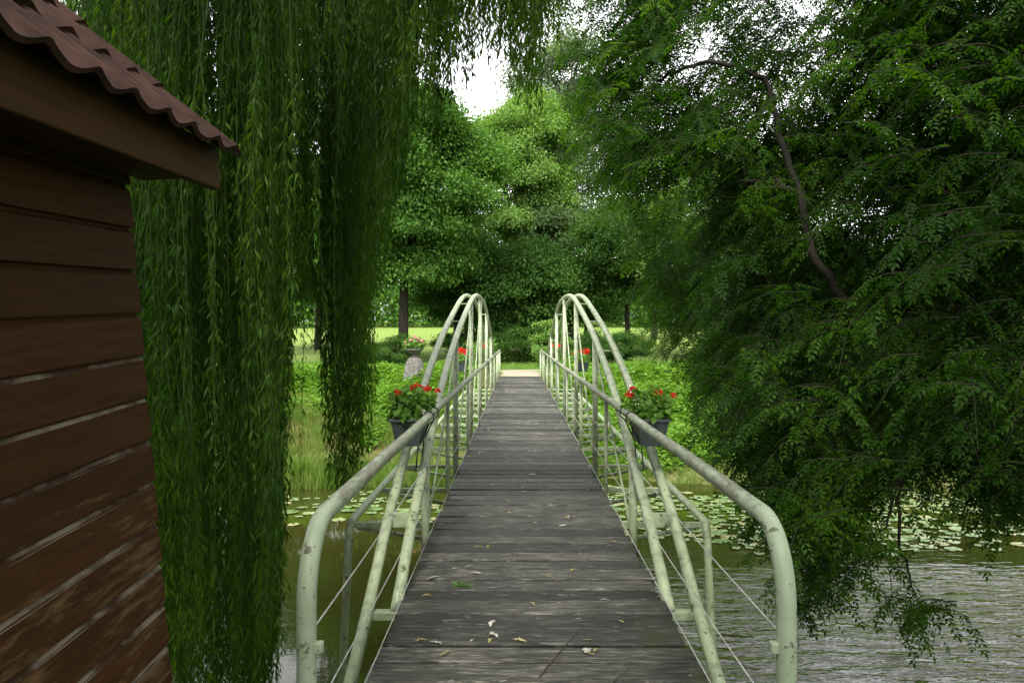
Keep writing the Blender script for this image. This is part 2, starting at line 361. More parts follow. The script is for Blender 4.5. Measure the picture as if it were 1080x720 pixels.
def mat_ground():
    m, nt, n, l = new_mat('grass_and_soil')
    tc = n.new('ShaderNodeTexCoord')
    a = N_(nt, 'ShaderNodeTexNoise', Scale=.8, Detail=8.0, Roughness=.65); l.new(tc.outputs['Object'], a.inputs['Vector'])
    b = N_(nt, 'ShaderNodeTexNoise', Scale=14.0, Detail=6.0, Roughness=.7); l.new(tc.outputs['Object'], b.inputs['Vector'])
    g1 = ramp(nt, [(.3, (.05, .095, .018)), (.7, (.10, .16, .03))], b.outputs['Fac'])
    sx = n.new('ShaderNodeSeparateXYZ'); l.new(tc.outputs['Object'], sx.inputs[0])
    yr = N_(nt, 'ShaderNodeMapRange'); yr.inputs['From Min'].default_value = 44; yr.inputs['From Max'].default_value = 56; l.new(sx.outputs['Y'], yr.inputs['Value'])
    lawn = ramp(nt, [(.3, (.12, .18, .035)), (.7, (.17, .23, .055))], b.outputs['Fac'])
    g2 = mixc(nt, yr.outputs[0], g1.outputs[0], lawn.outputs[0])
    zr = N_(nt, 'ShaderNodeMapRange'); zr.inputs['From Min'].default_value = -.7; zr.inputs['From Max'].default_value = -1.5; l.new(sx.outputs['Z'], zr.inputs['Value'])
    soil = ramp(nt, [(.3, (.09, .075, .035)), (.7, (.20, .17, .08))], b.outputs['Fac'])
    am = ramp(nt, [(.40, (.25, .25, .25)), (.6, (1, 1, 1))], a.outputs['Fac'])
    mu = n.new('ShaderNodeMath'); mu.operation = 'MULTIPLY'; l.new(zr.outputs[0], mu.inputs[0]); l.new(am.outputs[0], mu.inputs[1])
    g3 = mixc(nt, mu.outputs[0], g2, soil.outputs[0])
    pb = N_(nt, 'ShaderNodeBsdfPrincipled', Roughness=.95); pb.inputs['Specular IOR Level'].default_value = .1
    l.new(g3, pb.inputs['Base Color'])
    bp = N_(nt, 'ShaderNodeBump', Strength=.6, Distance=.05); l.new(b.outputs['Fac'], bp.inputs['Height']); l.new(bp.outputs[0], pb.inputs['Normal'])
    o = n.new('ShaderNodeOutputMaterial'); l.new(pb.outputs[0], o.inputs[0])
    return m
M['ground'] = mat_ground()

# ------------------------------------------------------------------ ground, water, paths
WATER = -2.4
def sstep(a, b, t):
    t = np.clip((t - a) / (b - a), 0, 1); return t * t * (3 - 2 * t)
def shore(x): return 20.6 + .5 * np.sin(x * .35 + 1.0) + .35 * np.sin(x * .9)
def ground_z(x, y):
    x = np.asarray(x, float); y = np.asarray(y, float)
    e = shore(x)
    near = -.14 - 3.0 * sstep(3.0, 8.4, y)
    u = (y - (e - 1.2)) / 10.0
    far = -3.14 + 3.06 * np.clip(u, 0, 1) ** .85
    z = np.where(y < 13, near, far)
    z = z + .034 * np.clip(y - 46, 0, 130) + .05 * np.sin(x * .9) * np.sin(y * .8) * ((y > e + 1) & (y < 34))
    return z
def axis(segs):
    out = []
    for a, b, st in segs: out += list(np.arange(a, b, st))
    return np.array(out + [segs[-1][1]])
gx = axis([(-600, -60, 60), (-60, -16, 2), (-16, 16, .4), (16, 60, 2), (60, 600, 60)])
gy = axis([(-60, -4, 4), (-4, 46, .4), (46, 120, 4), (120, 900, 60)])
X, Y = np.meshgrid(gx, gy); Zg = ground_z(X, Y)
nx, ny = len(gx), len(gy)
idx = np.arange(nx * ny).reshape(ny, nx)
fa = np.stack([idx[:-1, :-1], idx[:-1, 1:], idx[1:, 1:], idx[1:, :-1]], -1).reshape(-1, 4)
me = bpy.data.meshes.new('ground'); me.from_pydata(np.stack([X, Y, Zg], -1).reshape(-1, 3).tolist(), [], fa.tolist())
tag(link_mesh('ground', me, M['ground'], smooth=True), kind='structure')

me = bpy.data.meshes.new('water'); me.from_pydata([(-600, 4, WATER), (600, 4, WATER), (600, 26, WATER), (-600, 26, WATER)], [], [(0, 1, 2, 3)])
tag(link_mesh('water', me, M['water']), kind='structure')

def ribbon(name, pts, hw, mat, dz=.02):
    v, f = [], []
    P = catmull([(p[0], p[1], 0) for p in pts], 10)
    for i, p in enumerate(P):
        t = (P[min(i+1, len(P)-1)] - P[max(i-1, 0)]).normalized(); s = Vector((t.y, -t.x, 0))
        for k in (-1, -.33, .33, 1):
            q = p + s * hw * k; v.append((q.x, q.y, float(ground_z(q.x, q.y)) + dz))
    for i in range(len(P)-1):
        for k in range(3):
            a = i*4+k; f.append((a, a+1, a+5, a+4))
    me = bpy.data.meshes.new(name); me.from_pydata(v, [], f)
    return tag(link_mesh(name, me, mat), kind='structure')
ribbon('cross_path', [(-60, 36.5), (-20, 35.2), (-6, 34.8), (1, 35.2), (9, 37), (22, 39), (60, 40)], 1.1, M['gravel'], .03)
ribbon('path', [(.10, 29.6), (.10, 32.0), (.10, 35.5)], .80, M['gravel'], .05)

# ------------------------------------------------------------------ the footbridge
BX = .09
RAIL, ARCH_A, ARCH_B, OUT, DECK = .75, .815, .985, 1.55, .79
RAILZ = .985
PROF = [(0, 2.29), (1.55, 2.255), (2.8, 2.135), (4.3, 1.885), (5.65, 1.63), (6.7, 1.39), (7.6, 1.15), (8.35, .91), (9.15, .60), (9.9, .32), (10.65, -.05)]
CY = 15.4
def arch_h(y):
    u = abs(y - CY)
    for (a, ha), (b, hb) in zip(PROF, PROF[1:]):
        if a <= u <= b: return ha + (hb - ha) * (u - a) / (b - a)
    return PROF[-1][1]
bridge = empty('footbridge', (BX, 2.5, 0), 'long narrow footbridge with pale green tubular steel arches and dark plank deck over the river', 'footbridge')
rs = random.Random(4)
deck = MB(); y = -1.2
while y < 29.6:
    if 11.4 < y < 11.65: y += .045                                  # open joint between the two deck fields
    w = rs.choice([.20, .22, .235, .25, .23]); g = rs.choice([.013, .017, .022, .030])
    dz = rs.uniform(-.006, .006); l_ = DECK + rs.uniform(-.022, .014); r_ = DECK + rs.uniform(-.022, .014)
    Mx = Matrix.Translation((BX, y + w/2, dz)) @ Matrix.Rotation(rs.uniform(-.003, .003), 4, 'Z') @ Matrix.Rotation(rs.uniform(-.004, .004), 4, 'Y')
    # a plank: slightly cupped top with worn edges
    b = len(deck.v); hw = w/2 - g/2
    for xx in (-l_, -l_*.5, 0, r_*.5, r_):
        for (yy, zz) in ((-hw, -.05), (-hw, -.010), (-hw+.010, 0), (0, -.003 + rs.uniform(-.0015, .0015)), (hw-.010, 0), (hw, -.010), (hw, -.05)):
            deck.v.append(tuple(Mx @ Vector((xx, yy + rs.uniform(-.0015, .0015), zz))))
    for i in range(4):
        for k in range(7):
            a = b+i*7+k; c = b+i*7+(k+1) % 7; deck.f.append((a, a+7, c+7, c))
    deck.f.append(tuple(b+k for k in range(7))); deck.f.append(tuple(b+28+k for k in reversed(range(7))))
    y += w
deck.build('deck', M['deck'], bridge)
for s in (-1, 1):
    MB().box((BX + s*.58 - .05, -1.0, -.33), (BX + s*.58 + .05, 29.4, -.056)).build('beam', M['paint'], bridge, bevel=.004)
hang_y = [CY + 3.05*k for k in (-3, -2, -1, 0, 1, 2, 3)]
base_pts = [(-u, h) for u, h in reversed(PROF)] + [(u, h) for u, h in PROF[1:]]
for s in (-1, 1):
    xa, xb, xo, xr = BX + s*ARCH_A, BX + s*ARCH_B, BX + s*OUT, BX + s*RAIL
    pa = catmull([(xa, CY+u, h) for u, h in base_pts], 5)
    pb_ = catmull([(xb, CY-11.5, -.42)] + [(xb, CY+u, h) for u, h in base_pts] + [(xb, CY+11.5, -.42)], 5)
    MB().tube(pa, .037, 14).build('arch_tube', M['paint'], bridge, True)
    MB().tube(pb_, .037, 14).build('arch_tube', M['paint'], bridge, True)
    for k in range(13):                                             # ties between the two arch tubes
        yy = CY - 9.9 + k*1.65
        h = arch_h(yy)
        MB().box((min(xa, xb), yy-.022, h-.012), (max(xa, xb), yy+.022, h+.006)).build('arch_tie', M['paint'], bridge)
    for yy in hang_y:                                               # thick hangers
        MB().tube([(xa, yy, -.3), (xa, yy, arch_h(yy)-.02)], .033, 12).build('hanger', M['paint'], bridge, True)
    for a, b in zip(hang_y, hang_y[1:]):                            # slender diagonals of the truss
        lo, hi = (a, b) if b <= CY + .1 else (b, a)
        MB().tube([(xa, lo, -.02), (xa, hi, arch_h(hi)-.1)], .011, 8).build('diagonal_rod', M['paint'], bridge, True)
    k = 0; yy = 7.75
    while yy < 29.0:                                                # slim rail posts
        if min(abs(yy-h) for h in hang_y) > .4:
            MB().tube([(xr + s*.02, yy, -.2), (xr + s*.02, yy, RAILZ-.02)], .019, 10).build('rail_post', M['paint'], bridge, True)
        yy += 1.525
    rr = .24                                                        # handrail with its bent-down near end
    pts = [(xr, 2.49, -.9), (xr, 2.49, 0), (xr, 2.49, RAILZ-rr)]
    for q in range(1, 9):
        a = math.pi/2*q/8; pts.append((xr, 2.49 + rr - rr*math.cos(a), RAILZ - rr + rr*math.sin(a)))
    pts += [(xr, yq, RAILZ + .004*math.sin(yq*2.1)) for yq in np.arange(3.2, 29.2, .8)] + [(xr, 29.3, RAILZ)]
    MB().tube(pts, .031, 16).build('handrail', M['rail'], bridge, True)
    MB().tube([(xr, 29.27, RAILZ-.01), (xr, 29.27, -.3)], .028, 12).build('rail_post', M['paint'], bridge, True)
    for zz in (.62, .62-.29, .055):                                  # strung wires
        pw = [(xr + s*.02, 2.5 + q*.9, zz - .012*math.sin(math.pi*((q*.9/3.05) % 1))) for q in range(30)]
        MB().tube(pw, .0032, 6).build('wire', M['wire'], bridge, True)
    for zz in (.62, .33, .055):                                     # small eye lugs for the wires
        MB().box((xr - s*.038 - .014, 2.475, zz-.018), (xr - s*.038 + .014, 2.505, zz+.018)).build('wire_lug', M['rail'], bridge, bevel=.005)
    # outrigger tube at deck level, bent down to the abutments at both ends
    o1, o2 = 6.95, 23.85
    pts = [(xo + s*.10, o1-.10, -3.0), (xo + s*.05, o1-.05, -1.2), (xo + s*.005, o1-.03, -.14), (xo, o1+.02, -.06), (xo, o1+.12, -.045)]
    pts += [(xo, yq, -.045) for yq in np.arange(o1+1, o2-.5, 1.5)]
    pts += [(xo, o2-.12, -.045), (xo, o2-.02, -.06), (xo + s*.005, o2+.03, -.14), (xo + s*.06, o2+.05, -3.0)]
    MB().tube(pts, .036, 12).build('outrigger_tube', M['paint'], bridge, True)
    nb = 12
    for k in range(nb):
        yy = o1 + .04 + (o2 - o1 - .08)*k/(nb-1)
        MB().box((min(xo, BX+s*.62), yy-.02, -.10), (max(xo, BX+s*.62), yy+.02, -.055)).build('cross_member', M['paint'], bridge)
        if k < nb-1:
            yn = o1 + .04 + (o2 - o1 - .08)*(k+1)/(nb-1)
            MB().tube([(xo - s*.05, yy, -.10), (BX + s*.66, (yy+yn)/2 - .55, -.30)], .02, 8).build('brace', M['paint'], bridge, True)
    for yf in (5.5, CY*2-5.5):                                       # gusset between the two legs
        MB().box((min(xa, xb), yf-.03, arch_h(yf)-.05), (max(xa, xb), yf+.03, arch_h(yf)+.04)).build('gusset', M['paint'], bridge)
    # flat bracket from leg foot to deck beam
    MB().box((min(xb, BX+s*.6), 4.72, -.10), (max(xb, BX+s*.6), 4.80, -.058)).build('bracket', M['paint'], bridge)

# concrete abutments under both ends of the bridge
for yy0, yy1, lab in ((1.4, 3.6, 'grey concrete abutment under the near end of the footbridge'), (28.6, 29.9, 'grey concrete abutment under the far end of the footbridge')):
    tag(MB().box((BX-1.0, yy0, -3.0), (BX+1.0, yy1, -.34)).build('abutment', M['stone'], bevel=.03), lab, 'abutment')

# ------------------------------------------------------------------ the shed on the left
fdir = Vector((-.0214, 1, .047)).normalized()
up = Vector((-.062, -.047, 1)); up = (up - fdir*up.dot(fdir)).normalized()
xd = fdir.cross(up)
SH = Matrix.Identity(4)
for i, v in enumerate((xd, fdir, up)):
    for j in range(3): SH[j][i] = v[j]
SO = Vector((-1.322, 2.8, 1.6)); SH.translation = SO
shed = empty('shed', (-2.6, .5, -.12), 'dark brown boarded wooden shed with red wavy roof tiles beside the bridge end', 'shed')
def shed_part(mb, name, mat, parent=None, smooth=False, bevel=0):
    o = mb.build(name, mat, None, smooth, bevel)
    p = parent or shed
    o.parent = p
    if p is shed: o.matrix_parent_inverse = Matrix.Translation(-Vector(shed.location))
    if p is shed: o.matrix_basis = SH
    return o
wallm, edgem = MB(), MB()
bh = .148; z = -1.85; SW = 2.9; SL = 5.2
nb = 0
while z < .66:
    # one lapped board on the river side: profile in x, extruded along the wall
    zt = z + bh
    a = len(wallm.v)
    prof = [(-.03, z), (.004, z), (.006, z+.004), (.0, zt-.022), (-.012, zt-.010), (-.014, zt), (-.03, zt)]
    for yy in (-SL, -SL*.66, -SL*.33, 0):
        for (px_, pz_) in prof: wallm.v.append((px_, yy, pz_ + rs.uniform(-.001, .001)))
    k = len(prof)
    for i in range(3):
        for q in range(k):
            b1 = a+i*k+q; b2 = a+i*k+(q+1) % k; wallm.f.append((b1, b2, b2+k, b1+k))
    wallm.f.append(tuple(a+q for q in range(k))); wallm.f.append(tuple(a+3*k+q for q in reversed(range(k))))
    # bare, pale arris along the chamfer of each board, where the stain has worn off
    e = len(edgem.v)
    wear_ = .15 if z > -.15 else (.6 if z > -.45 else 1.0)
    for yy in (np.linspace(-SL, 0, 27) if z < -.22 else []):
        d = rs.uniform(-.002, .003)*wear_ - .008*(1-wear_)
        edgem.v += [(.0016 - .004*(1-wear_), yy, zt-.024-abs(d)*wear_ + .007*(1-wear_)), (-.0105, yy, zt-.0085 + .0006)]
    for i in range(26 if z < -.22 else 0):
        edgem.f.append((e+2*i, e+2*i+2, e+2*i+3, e+2*i+1))
    wallm.box((-SW, -.03, z), (-.031, 0 - .002, zt-.008))                # far gable boards
    wallm.box((-SW-.03, -SL, z), (-SW-.001, 0-.004, zt-.008))           # back
    wallm.box((-SW, -SL, z), (-.031, -SL+.03, zt-.008))                # rear gable
    z += bh; nb += 1
shed_part(wallm, 'wall', M['boards'])
shed_part(edgem, 'board_edge', M['board_edge'])
# eaves: fascia, soffit, tiled roof
FX, FT, FB = .262, .665, .505
fas = MB().box((FX-.032, -SL-.15, FB), (FX, .155, FT)); shed_part(fas, 'fascia', M['fascia'], bevel=.006)
sof = MB().box((-.012, -SL-.14, FB+.05), (FX-.033, .150, FB+.07)); shed_part(sof, 'soffit', M['fascia'])
pitch = R(43)
def tile_surface(xside):
    mb = MB(); course = .35; per = .2
    rows = 8; sub = 14
    def wave(t):                                    # broad pan, narrow roll
        t = t % 1.0
        return .007*math.cos(2*math.pi*(t-.5)) + .012*math.exp(-((t-.5)/.14)**2) - .004*math.sin(2*math.pi*t)
    y0, y1 = -SL-.2, .19
    ny_ = int((y1-y0)/per*sub)
    for r in range(rows):
        b = len(mb.v)
        for (s_, lift) in ((r*course - .045, .022), (r*course + course, .006)):
            for th in (0, -.017):
                for i in range(ny_+1):
                    t = i/sub; yy = y0 + i*per/sub
                    jx = .004*math.sin(r*7.3 + int(t)*3.1)
                    h = wave(t + r*.0) + lift + th + .003*math.sin(int(t)*5.7+r)
                    sl = s_ + jx
                    xx = FX + .035 - sl*math.cos(pitch) + h*math.sin(pitch)
                    zz = FT - .012 + sl*math.sin(pitch) + h*math.cos(pitch)
                    if xside < 0: xx = (-SW - .26) - (xx - FX)
                    mb.v.append((xx, yy, zz))
        w = ny_+1
        for i in range(ny_):
            lo_t, lo_b, hi_t, hi_b = b+i, b+w+i, b+2*w+i, b+3*w+i
            mb.f.append((lo_t, lo_t+1, hi_t+1, hi_t)); mb.f.append((lo_b, lo_b+1, lo_t+1, lo_t)); mb.f.append((hi_b, hi_b+1, lo_b+1, lo_b))
        mb.f.append((b+w-1, b+2*w-1, b+4*w-1, b+3*w-1)); mb.f.append((b, b+2*w, b+3*w, b+w))
    return mb
und = MB(); Lr = (FX + .0 + SW/2)/math.cos(pitch)
for sgn in (1, -1):
    Mu = Matrix.Translation((FX-.034, 0, FT-.028)) @ Matrix.Rotation(pitch, 4, 'Y') if sgn > 0 else Matrix.Translation((-SW-FX+.034, 0, FT-.028)) @ Matrix.Rotation(-pitch, 4, 'Y')
    ub = MB(); ub.box((-Lr if sgn > 0 else 0, -SL-.13, -.012), (0 if sgn > 0 else Lr, .108, .006), Mu); shed_part(ub, 'roof_boarding', M['fascia'])
roof = shed_part(tile_surface(1), 'roof', M['tile'], smooth=False)
shed_part(tile_surface(-1), 'roof', M['tile'])
ang = R(43)
ridge_x = (-SW)/2; hz = (FX+.03 - ridge_x)*math.tan(pitch)
for yy in (-.02, -SL+.02):
    gab = MB(); a = 0
    for dy in (-.015, .0):
        gab.v += [(-SW, yy+dy, .60), (-.02, yy+dy, .60), (-.02, yy+dy, .74), (ridge_x, yy+dy, FT+hz-.09), (-SW, yy+dy, .74)]
    gab.f += [(a, a+1, a+2, a+3, a+4), (a+9, a+8, a+7, a+6, a+5)] + [(a+q, a+5+q, a+5+(q+1) % 5, a+(q+1) % 5) for q in range(5)]
    shed_part(gab, 'gable', M['boards'])
# verge board along the far gable
ver = MB()
for s in (1,):
    L_ = math.hypot(FX+.03-ridge_x, hz)
    Mv = Matrix.Translation((FX-.02, .0, FT-.10)) @ Matrix.Rotation(pitch, 4, 'Y')
    ver.box((-L_, .112, -.03), (-.06, .138, .06), Mv)
shed_part(ver, 'verge_board', M['fascia'])

# ------------------------------------------------------------------ trees
def tree_limbs(rng, base, top, r0, targets, mat, root, name='trunk', droop=0):
    m = MB()
    base, top = Vector(base), Vector(top)
    mid = (base+top)/2 + Vector((rng.uniform(-.3, .3), rng.uniform(-.3, .3), 0))
    m.tube(catmull([base - Vector((0, 0, .4)), base + Vector((0, 0, .15)), mid, top], 5), [r0*1.5]*3 + list(np.linspace(r0*1.1, r0*.45, 13)), 10)
    m.build('trunk', mat, root, True)
    for t in targets:
        t = Vector(t); s = base.lerp(top, rng.uniform(.45, .95))
        mid = s.lerp(t, .5) + Vector((0, 0, (t-s).length*.12))
        mm = MB(); mm.tube(catmull([s, mid, t], 6), list(np.linspace(r0*.42, r0*.08, 13)), 7)
        mm.build('limb', mat, root, True)

def broad_tree(name, x, y, h, rad, label, leaf, seed, n=30000, leafL=.2, bottom=.22, lobes=16, bark='bark', group=None, r0=None, shape='round', clump=.55, cat='tree'):
    rng = np.random.default_rng(seed); pr = random.Random(seed)
    gz = float(ground_z(x, y))
    root = empty(name, (x, y, gz), label, cat, group)
    cz0, cz1 = gz + h*bottom, gz + h
    cc = np.array([x, y, (cz0+cz1)/2]); rz = (cz1-cz0)/2
    cen, rad_l = [], []
    for i in range(lobes):
        u = (i+.5)/lobes; zz = 1 - 2*u; a = i*2.4 + rng.uniform(-.5, .5); rr = math.sqrt(max(0, 1-zz*zz))
        w = rad*(1.0 if shape == 'round' else (.75 + .35*(.3-zz) if shape == 'cone' else .9))
        k = rng.uniform(.50, .78)
        cen.append(cc + np.array([math.cos(a)*rr*w*k, math.sin(a)*rr*w*k, zz*rz*rng.uniform(.62, .84)]))
        rad_l.append(rng.uniform(.30, .50)*min(rad, rz*1.2))
    cen = np.array(cen); rad_l = np.array(rad_l)
    nc = max(60, n//90)
    li = rng.integers(0, lobes, nc); d = norm(rng.normal(size=(nc, 3))); d[:, 2] = np.abs(d[:, 2])*.8 - .25*rng.random(nc); d = norm(d)
    cp = cen[li] + d*(rad_l[li]*(.55 + .5*rng.random(nc)**.6))[:, None]*np.array([1, 1, .8])
    ci = rng.integers(0, nc, n)
    off = rng.normal(size=(n, 3))*np.array([clump, clump, clump*.45])*(.6+.6*rng.random(nc))[ci][:, None]
    P = cp[ci] + off
    out = norm(P - cc)
    D = norm(rng.normal(size=(n, 3))*.8 + out*.5 + np.array([0, 0, -.45]))
    Nn = norm(rng.normal(size=(n, 3))*.6 + np.array([0, 0, 1.0]) + out*.3)
    L = leafL*rng.uniform(.7, 1.3, n)
    rnd = np.clip(.55*rng.random(n) + .45*rng.random(nc)[ci], 0, 1)
    me = leaf_mesh(name+'_crown', P, D, Nn, L, L*.55, rnd=rnd)
    link_mesh('crown', me, leaf, root)
    tg = [tuple(cen[i]) for i in range(0, lobes, max(1, lobes//9))]
    tree_limbs(pr, (x, y, gz), (x + pr.uniform(-.3, .3), y, gz + h*.72), r0 or h*.02, tg, M[bark], root)
    return root

LM = {}
LM['chestnut'] = leaf_mat('chestnut_leaf', (.026, .070, .010), (.055, .13, .018), (.10, .20, .03), trans=.35, nscale=.35)
LM['dark'] = leaf_mat('dark_tree_leaf', (.014, .044, .008), (.032, .076, .013), (.060, .12, .02), trans=.3, spec=.07, nscale=.35)
LM['hazed'] = leaf_mat('hazed_tree_leaf', (.045, .080, .038), (.085, .13, .065), (.14, .19, .10), trans=.35, nscale=.3, tcol=1.3)  # distance haze painted into the leaf colour as a pale blue-green
LM['lime'] = leaf_mat('light_tree_leaf', (.06, .12, .022), (.11, .20, .04), (.17, .28, .07), trans=.4, nscale=.35)
LM['olive'] = leaf_mat('olive_tree_leaf', (.040, .075, .026), (.075, .12, .042), (.11, .16, .06), trans=.3, nscale=.35)  # leaf colour lightened to stand in for haze over the middle trees
def px_x(px, Z): return (px - VX)*Z/F

broad_tree('chestnut_tree', px_x(425, 45), 45, 15.8, 5.6, 'big round dark green tree with low spreading crown behind the stone urn', LM['chestnut'], 11, 190000, .20, .20, 24, r0=.32)
broad_tree('parkland_tree', px_x(478, 50), 51, 8.5, 3.2, 'low dark tree standing right of the round tree, behind the left arch', LM['dark'], 12, 26000, .2, .18, 12)
broad_tree('poplar_tree', px_x(545, 60), 60, 20.0, 4.6, 'tall pale green feathery tree rising behind the middle of the bridge', LM['lime'], 13, 100000, .22, .25, 20, bark='bark_grey')
broad_tree('willow_like_tree', px_x(600, 66), 66, 27.0, 5.6, 'tallest tree with haze painted into its blue green leaves and a thin airy crown behind the bridge', LM['hazed'], 14, 64000, .24, .22, 22, bark='bark_grey', clump=.8)
broad_tree('ivy_clad_tree', px_x(585, 58), 58, 11.5, 2.2, 'slim olive green tree with ivy covered trunk behind the bridge', LM['olive'], 15, 34000, .24, .18, 14)
broad_tree('shade_tree', px_x(662, 52), 52, 9.8, 4.2, 'dark broad tree right of the bridge with bare forked trunks below', LM['dark'], 16, 42000, .2, .26, 16)
broad_tree('shade_tree', px_x(552, 49), 49, 7.2, 3.6, 'dark low tree closing the view straight beyond the end of the bridge', LM['dark'], 17, 40000, .2, .10, 14)
broad_tree('shade_tree', px_x(618, 62), 63, 8.0, 3.6, 'dark tree just right of the bridge axis, in front of the airy tree', LM['dark'], 27, 30000, .2, .12, 14)
broad_tree('shade_tree', px_x(500, 66), 66, 9.0, 3.4, 'dark tree half hidden between the round tree and the feathery tree', LM['dark'], 28, 36000, .24, .12, 14)
broad_tree('bank_tree', px_x(770, 46), 46, 13.5, 5.0, 'sunlit light green tree behind the hanging ash boughs right of the bridge', LM['lime'], 18, 50000, .22, .15, 22)
broad_tree('bank_tree', px_x(930, 40), 40, 6.2, 5.0, 'bright green tree seen through gaps of the hanging ash boughs', LM['chestnut'], 19, 50000, .22, .08, 22)
broad_tree('bank_tree', px_x(1080, 36), 36, 5.8, 4.6, 'green tree on the far bank at the right edge', LM['chestnut'], 20, 40000, .22, .06, 20)
broad_tree('bank_tree', px_x(230, 52), 50, 15.0, 7.0, 'green tree on the lawn hidden behind the willow curtain', LM['chestnut'], 21, 30000, .22, .28, 18)
broad_tree('bank_tree', px_x(335, 60), 60, 15.0, 5.0, 'tree added left of the big round tree, behind the willow gap, to green the water reflection', LM['chestnut'], 24, 50000, .24, .16, 18)  # added so that foliage, not sky, reflects in the left water
broad_tree('bank_tree', px_x(90, 46), 46, 16.0, 6.0, 'green tree beyond the shed roof, behind the willow', LM['chestnut'], 22, 36000, .22, .25, 20)
broad_tree('bank_tree', px_x(690, 78), 78, 15.5, 6.0, 'distant pale green tree between the tallest haze-coloured tree and the ash boughs', LM['lime'], 23, 30000, .26, .18, 18)

# low shrubs on the far side
broad_tree('clipped_shrub', px_x(413, 36.5), 37.5, 1.55, 1.25, 'dark rounded shrub beside the stone pedestal', LM['dark'], 31, 14000, .07, .0, 14, r0=.04, clump=.14, cat='shrub')
broad_tree('clipped_shrub', px_x(390, 39), 40, 1.1, 1.1, 'low dark shrub left of the rounded one, under the big tree', LM['dark'], 36, 9000, .07, .0, 12, r0=.04, clump=.14, cat='shrub')
broad_tree('flowering_shrub', px_x(581, 33), 33.5, 2.35, .72, 'pale leafy upright shrub beside the far right end of the bridge', LM['lime'], 32, 12000, .085, .0, 12, r0=.03, clump=.15, cat='shrub')
broad_tree('flowering_shrub', px_x(507, 34), 34.5, 1.3, .7, 'yellowish green shrub beside the far left end of the bridge', LM['lime'], 33, 8000, .08, .0, 10, r0=.03, clump=.15, cat='shrub')
broad_tree('hedge', px_x(650, 44), 46, 1.7, 3.6, 'dark loose hedge under the trees right of the bridge', LM['dark'], 34, 24000, .1, .0, 18, r0=.05, clump=.25, cat='hedge')
broad_tree('hedge', px_x(548, 45), 45.5, 2.0, 2.6, 'dark loose hedge straight beyond the far end of the bridge', LM['dark'], 37, 24000, .1, .0, 16, r0=.05, clump=.25, cat='hedge')
# unseen tall trees added behind and beside the viewer to shade the bridge's near end
broad_tree('bank_tree', 9.2, -4.0, 20.0, 6.3, 'unseen tall shade tree added on the near bank behind the viewer, right of the bridge', LM['chestnut'], 41, 60000, .27, .22, 22)
broad_tree('bank_tree', .5, -10.0, 17.0, 6.0, 'unseen tall shade tree added on the near bank behind the viewer, in line with the bridge', LM['chestnut'], 42, 60000, .27, .12, 18)
broad_tree('bank_tree', -8.5, -6.0, 13.0, 5.0, 'unseen tall shade tree added on the near bank behind the shed', LM['chestnut'], 43, 26000, .24, .12, 18)
broad_tree('bank_tree', 12.5, 3.0, 14.0, 5.0, 'unseen tall shade tree added on the near bank right of the ash tree', LM['chestnut'], 44, 30000, .24, .06, 18)
broad_tree('hedge', px_x(500, 46), 48, 1.9, 3.4, 'dark loose hedge under the trees left of the bridge', LM['dark'], 35, 24000, .1, .0, 18, r0=.05, clump=.25, cat='hedge')

# a far wood that closes the horizon, one mass
rng = np.random.default_rng(50)
nw = 150000
ang_ = rng.uniform(-1.15, 1.15, nw); dist = rng.uniform(120, 150, nw)
wx = np.sin(ang_)*dist; wy = np.cos(ang_)*dist
hh = 9 + 3*np.sin(ang_*23) + 2*np.sin(ang_*61+1) + 1.5*np.sin(ang_*140)
wz = ground_z(wx, wy) + hh*rng.random(nw)**.8
P = np.stack([wx, wy, wz], -1); D = rng.normal(size=(nw, 3)); Nn = rng.normal(size=(nw, 3)) + np.array([0, -.5, .8])
tag(link_mesh('distant_wood', leaf_mesh('distant_wood', P, D, norm(Nn), rng.uniform(.5, 1.0, nw), .5, rng=rng), LM['chestnut']), kind='stuff')

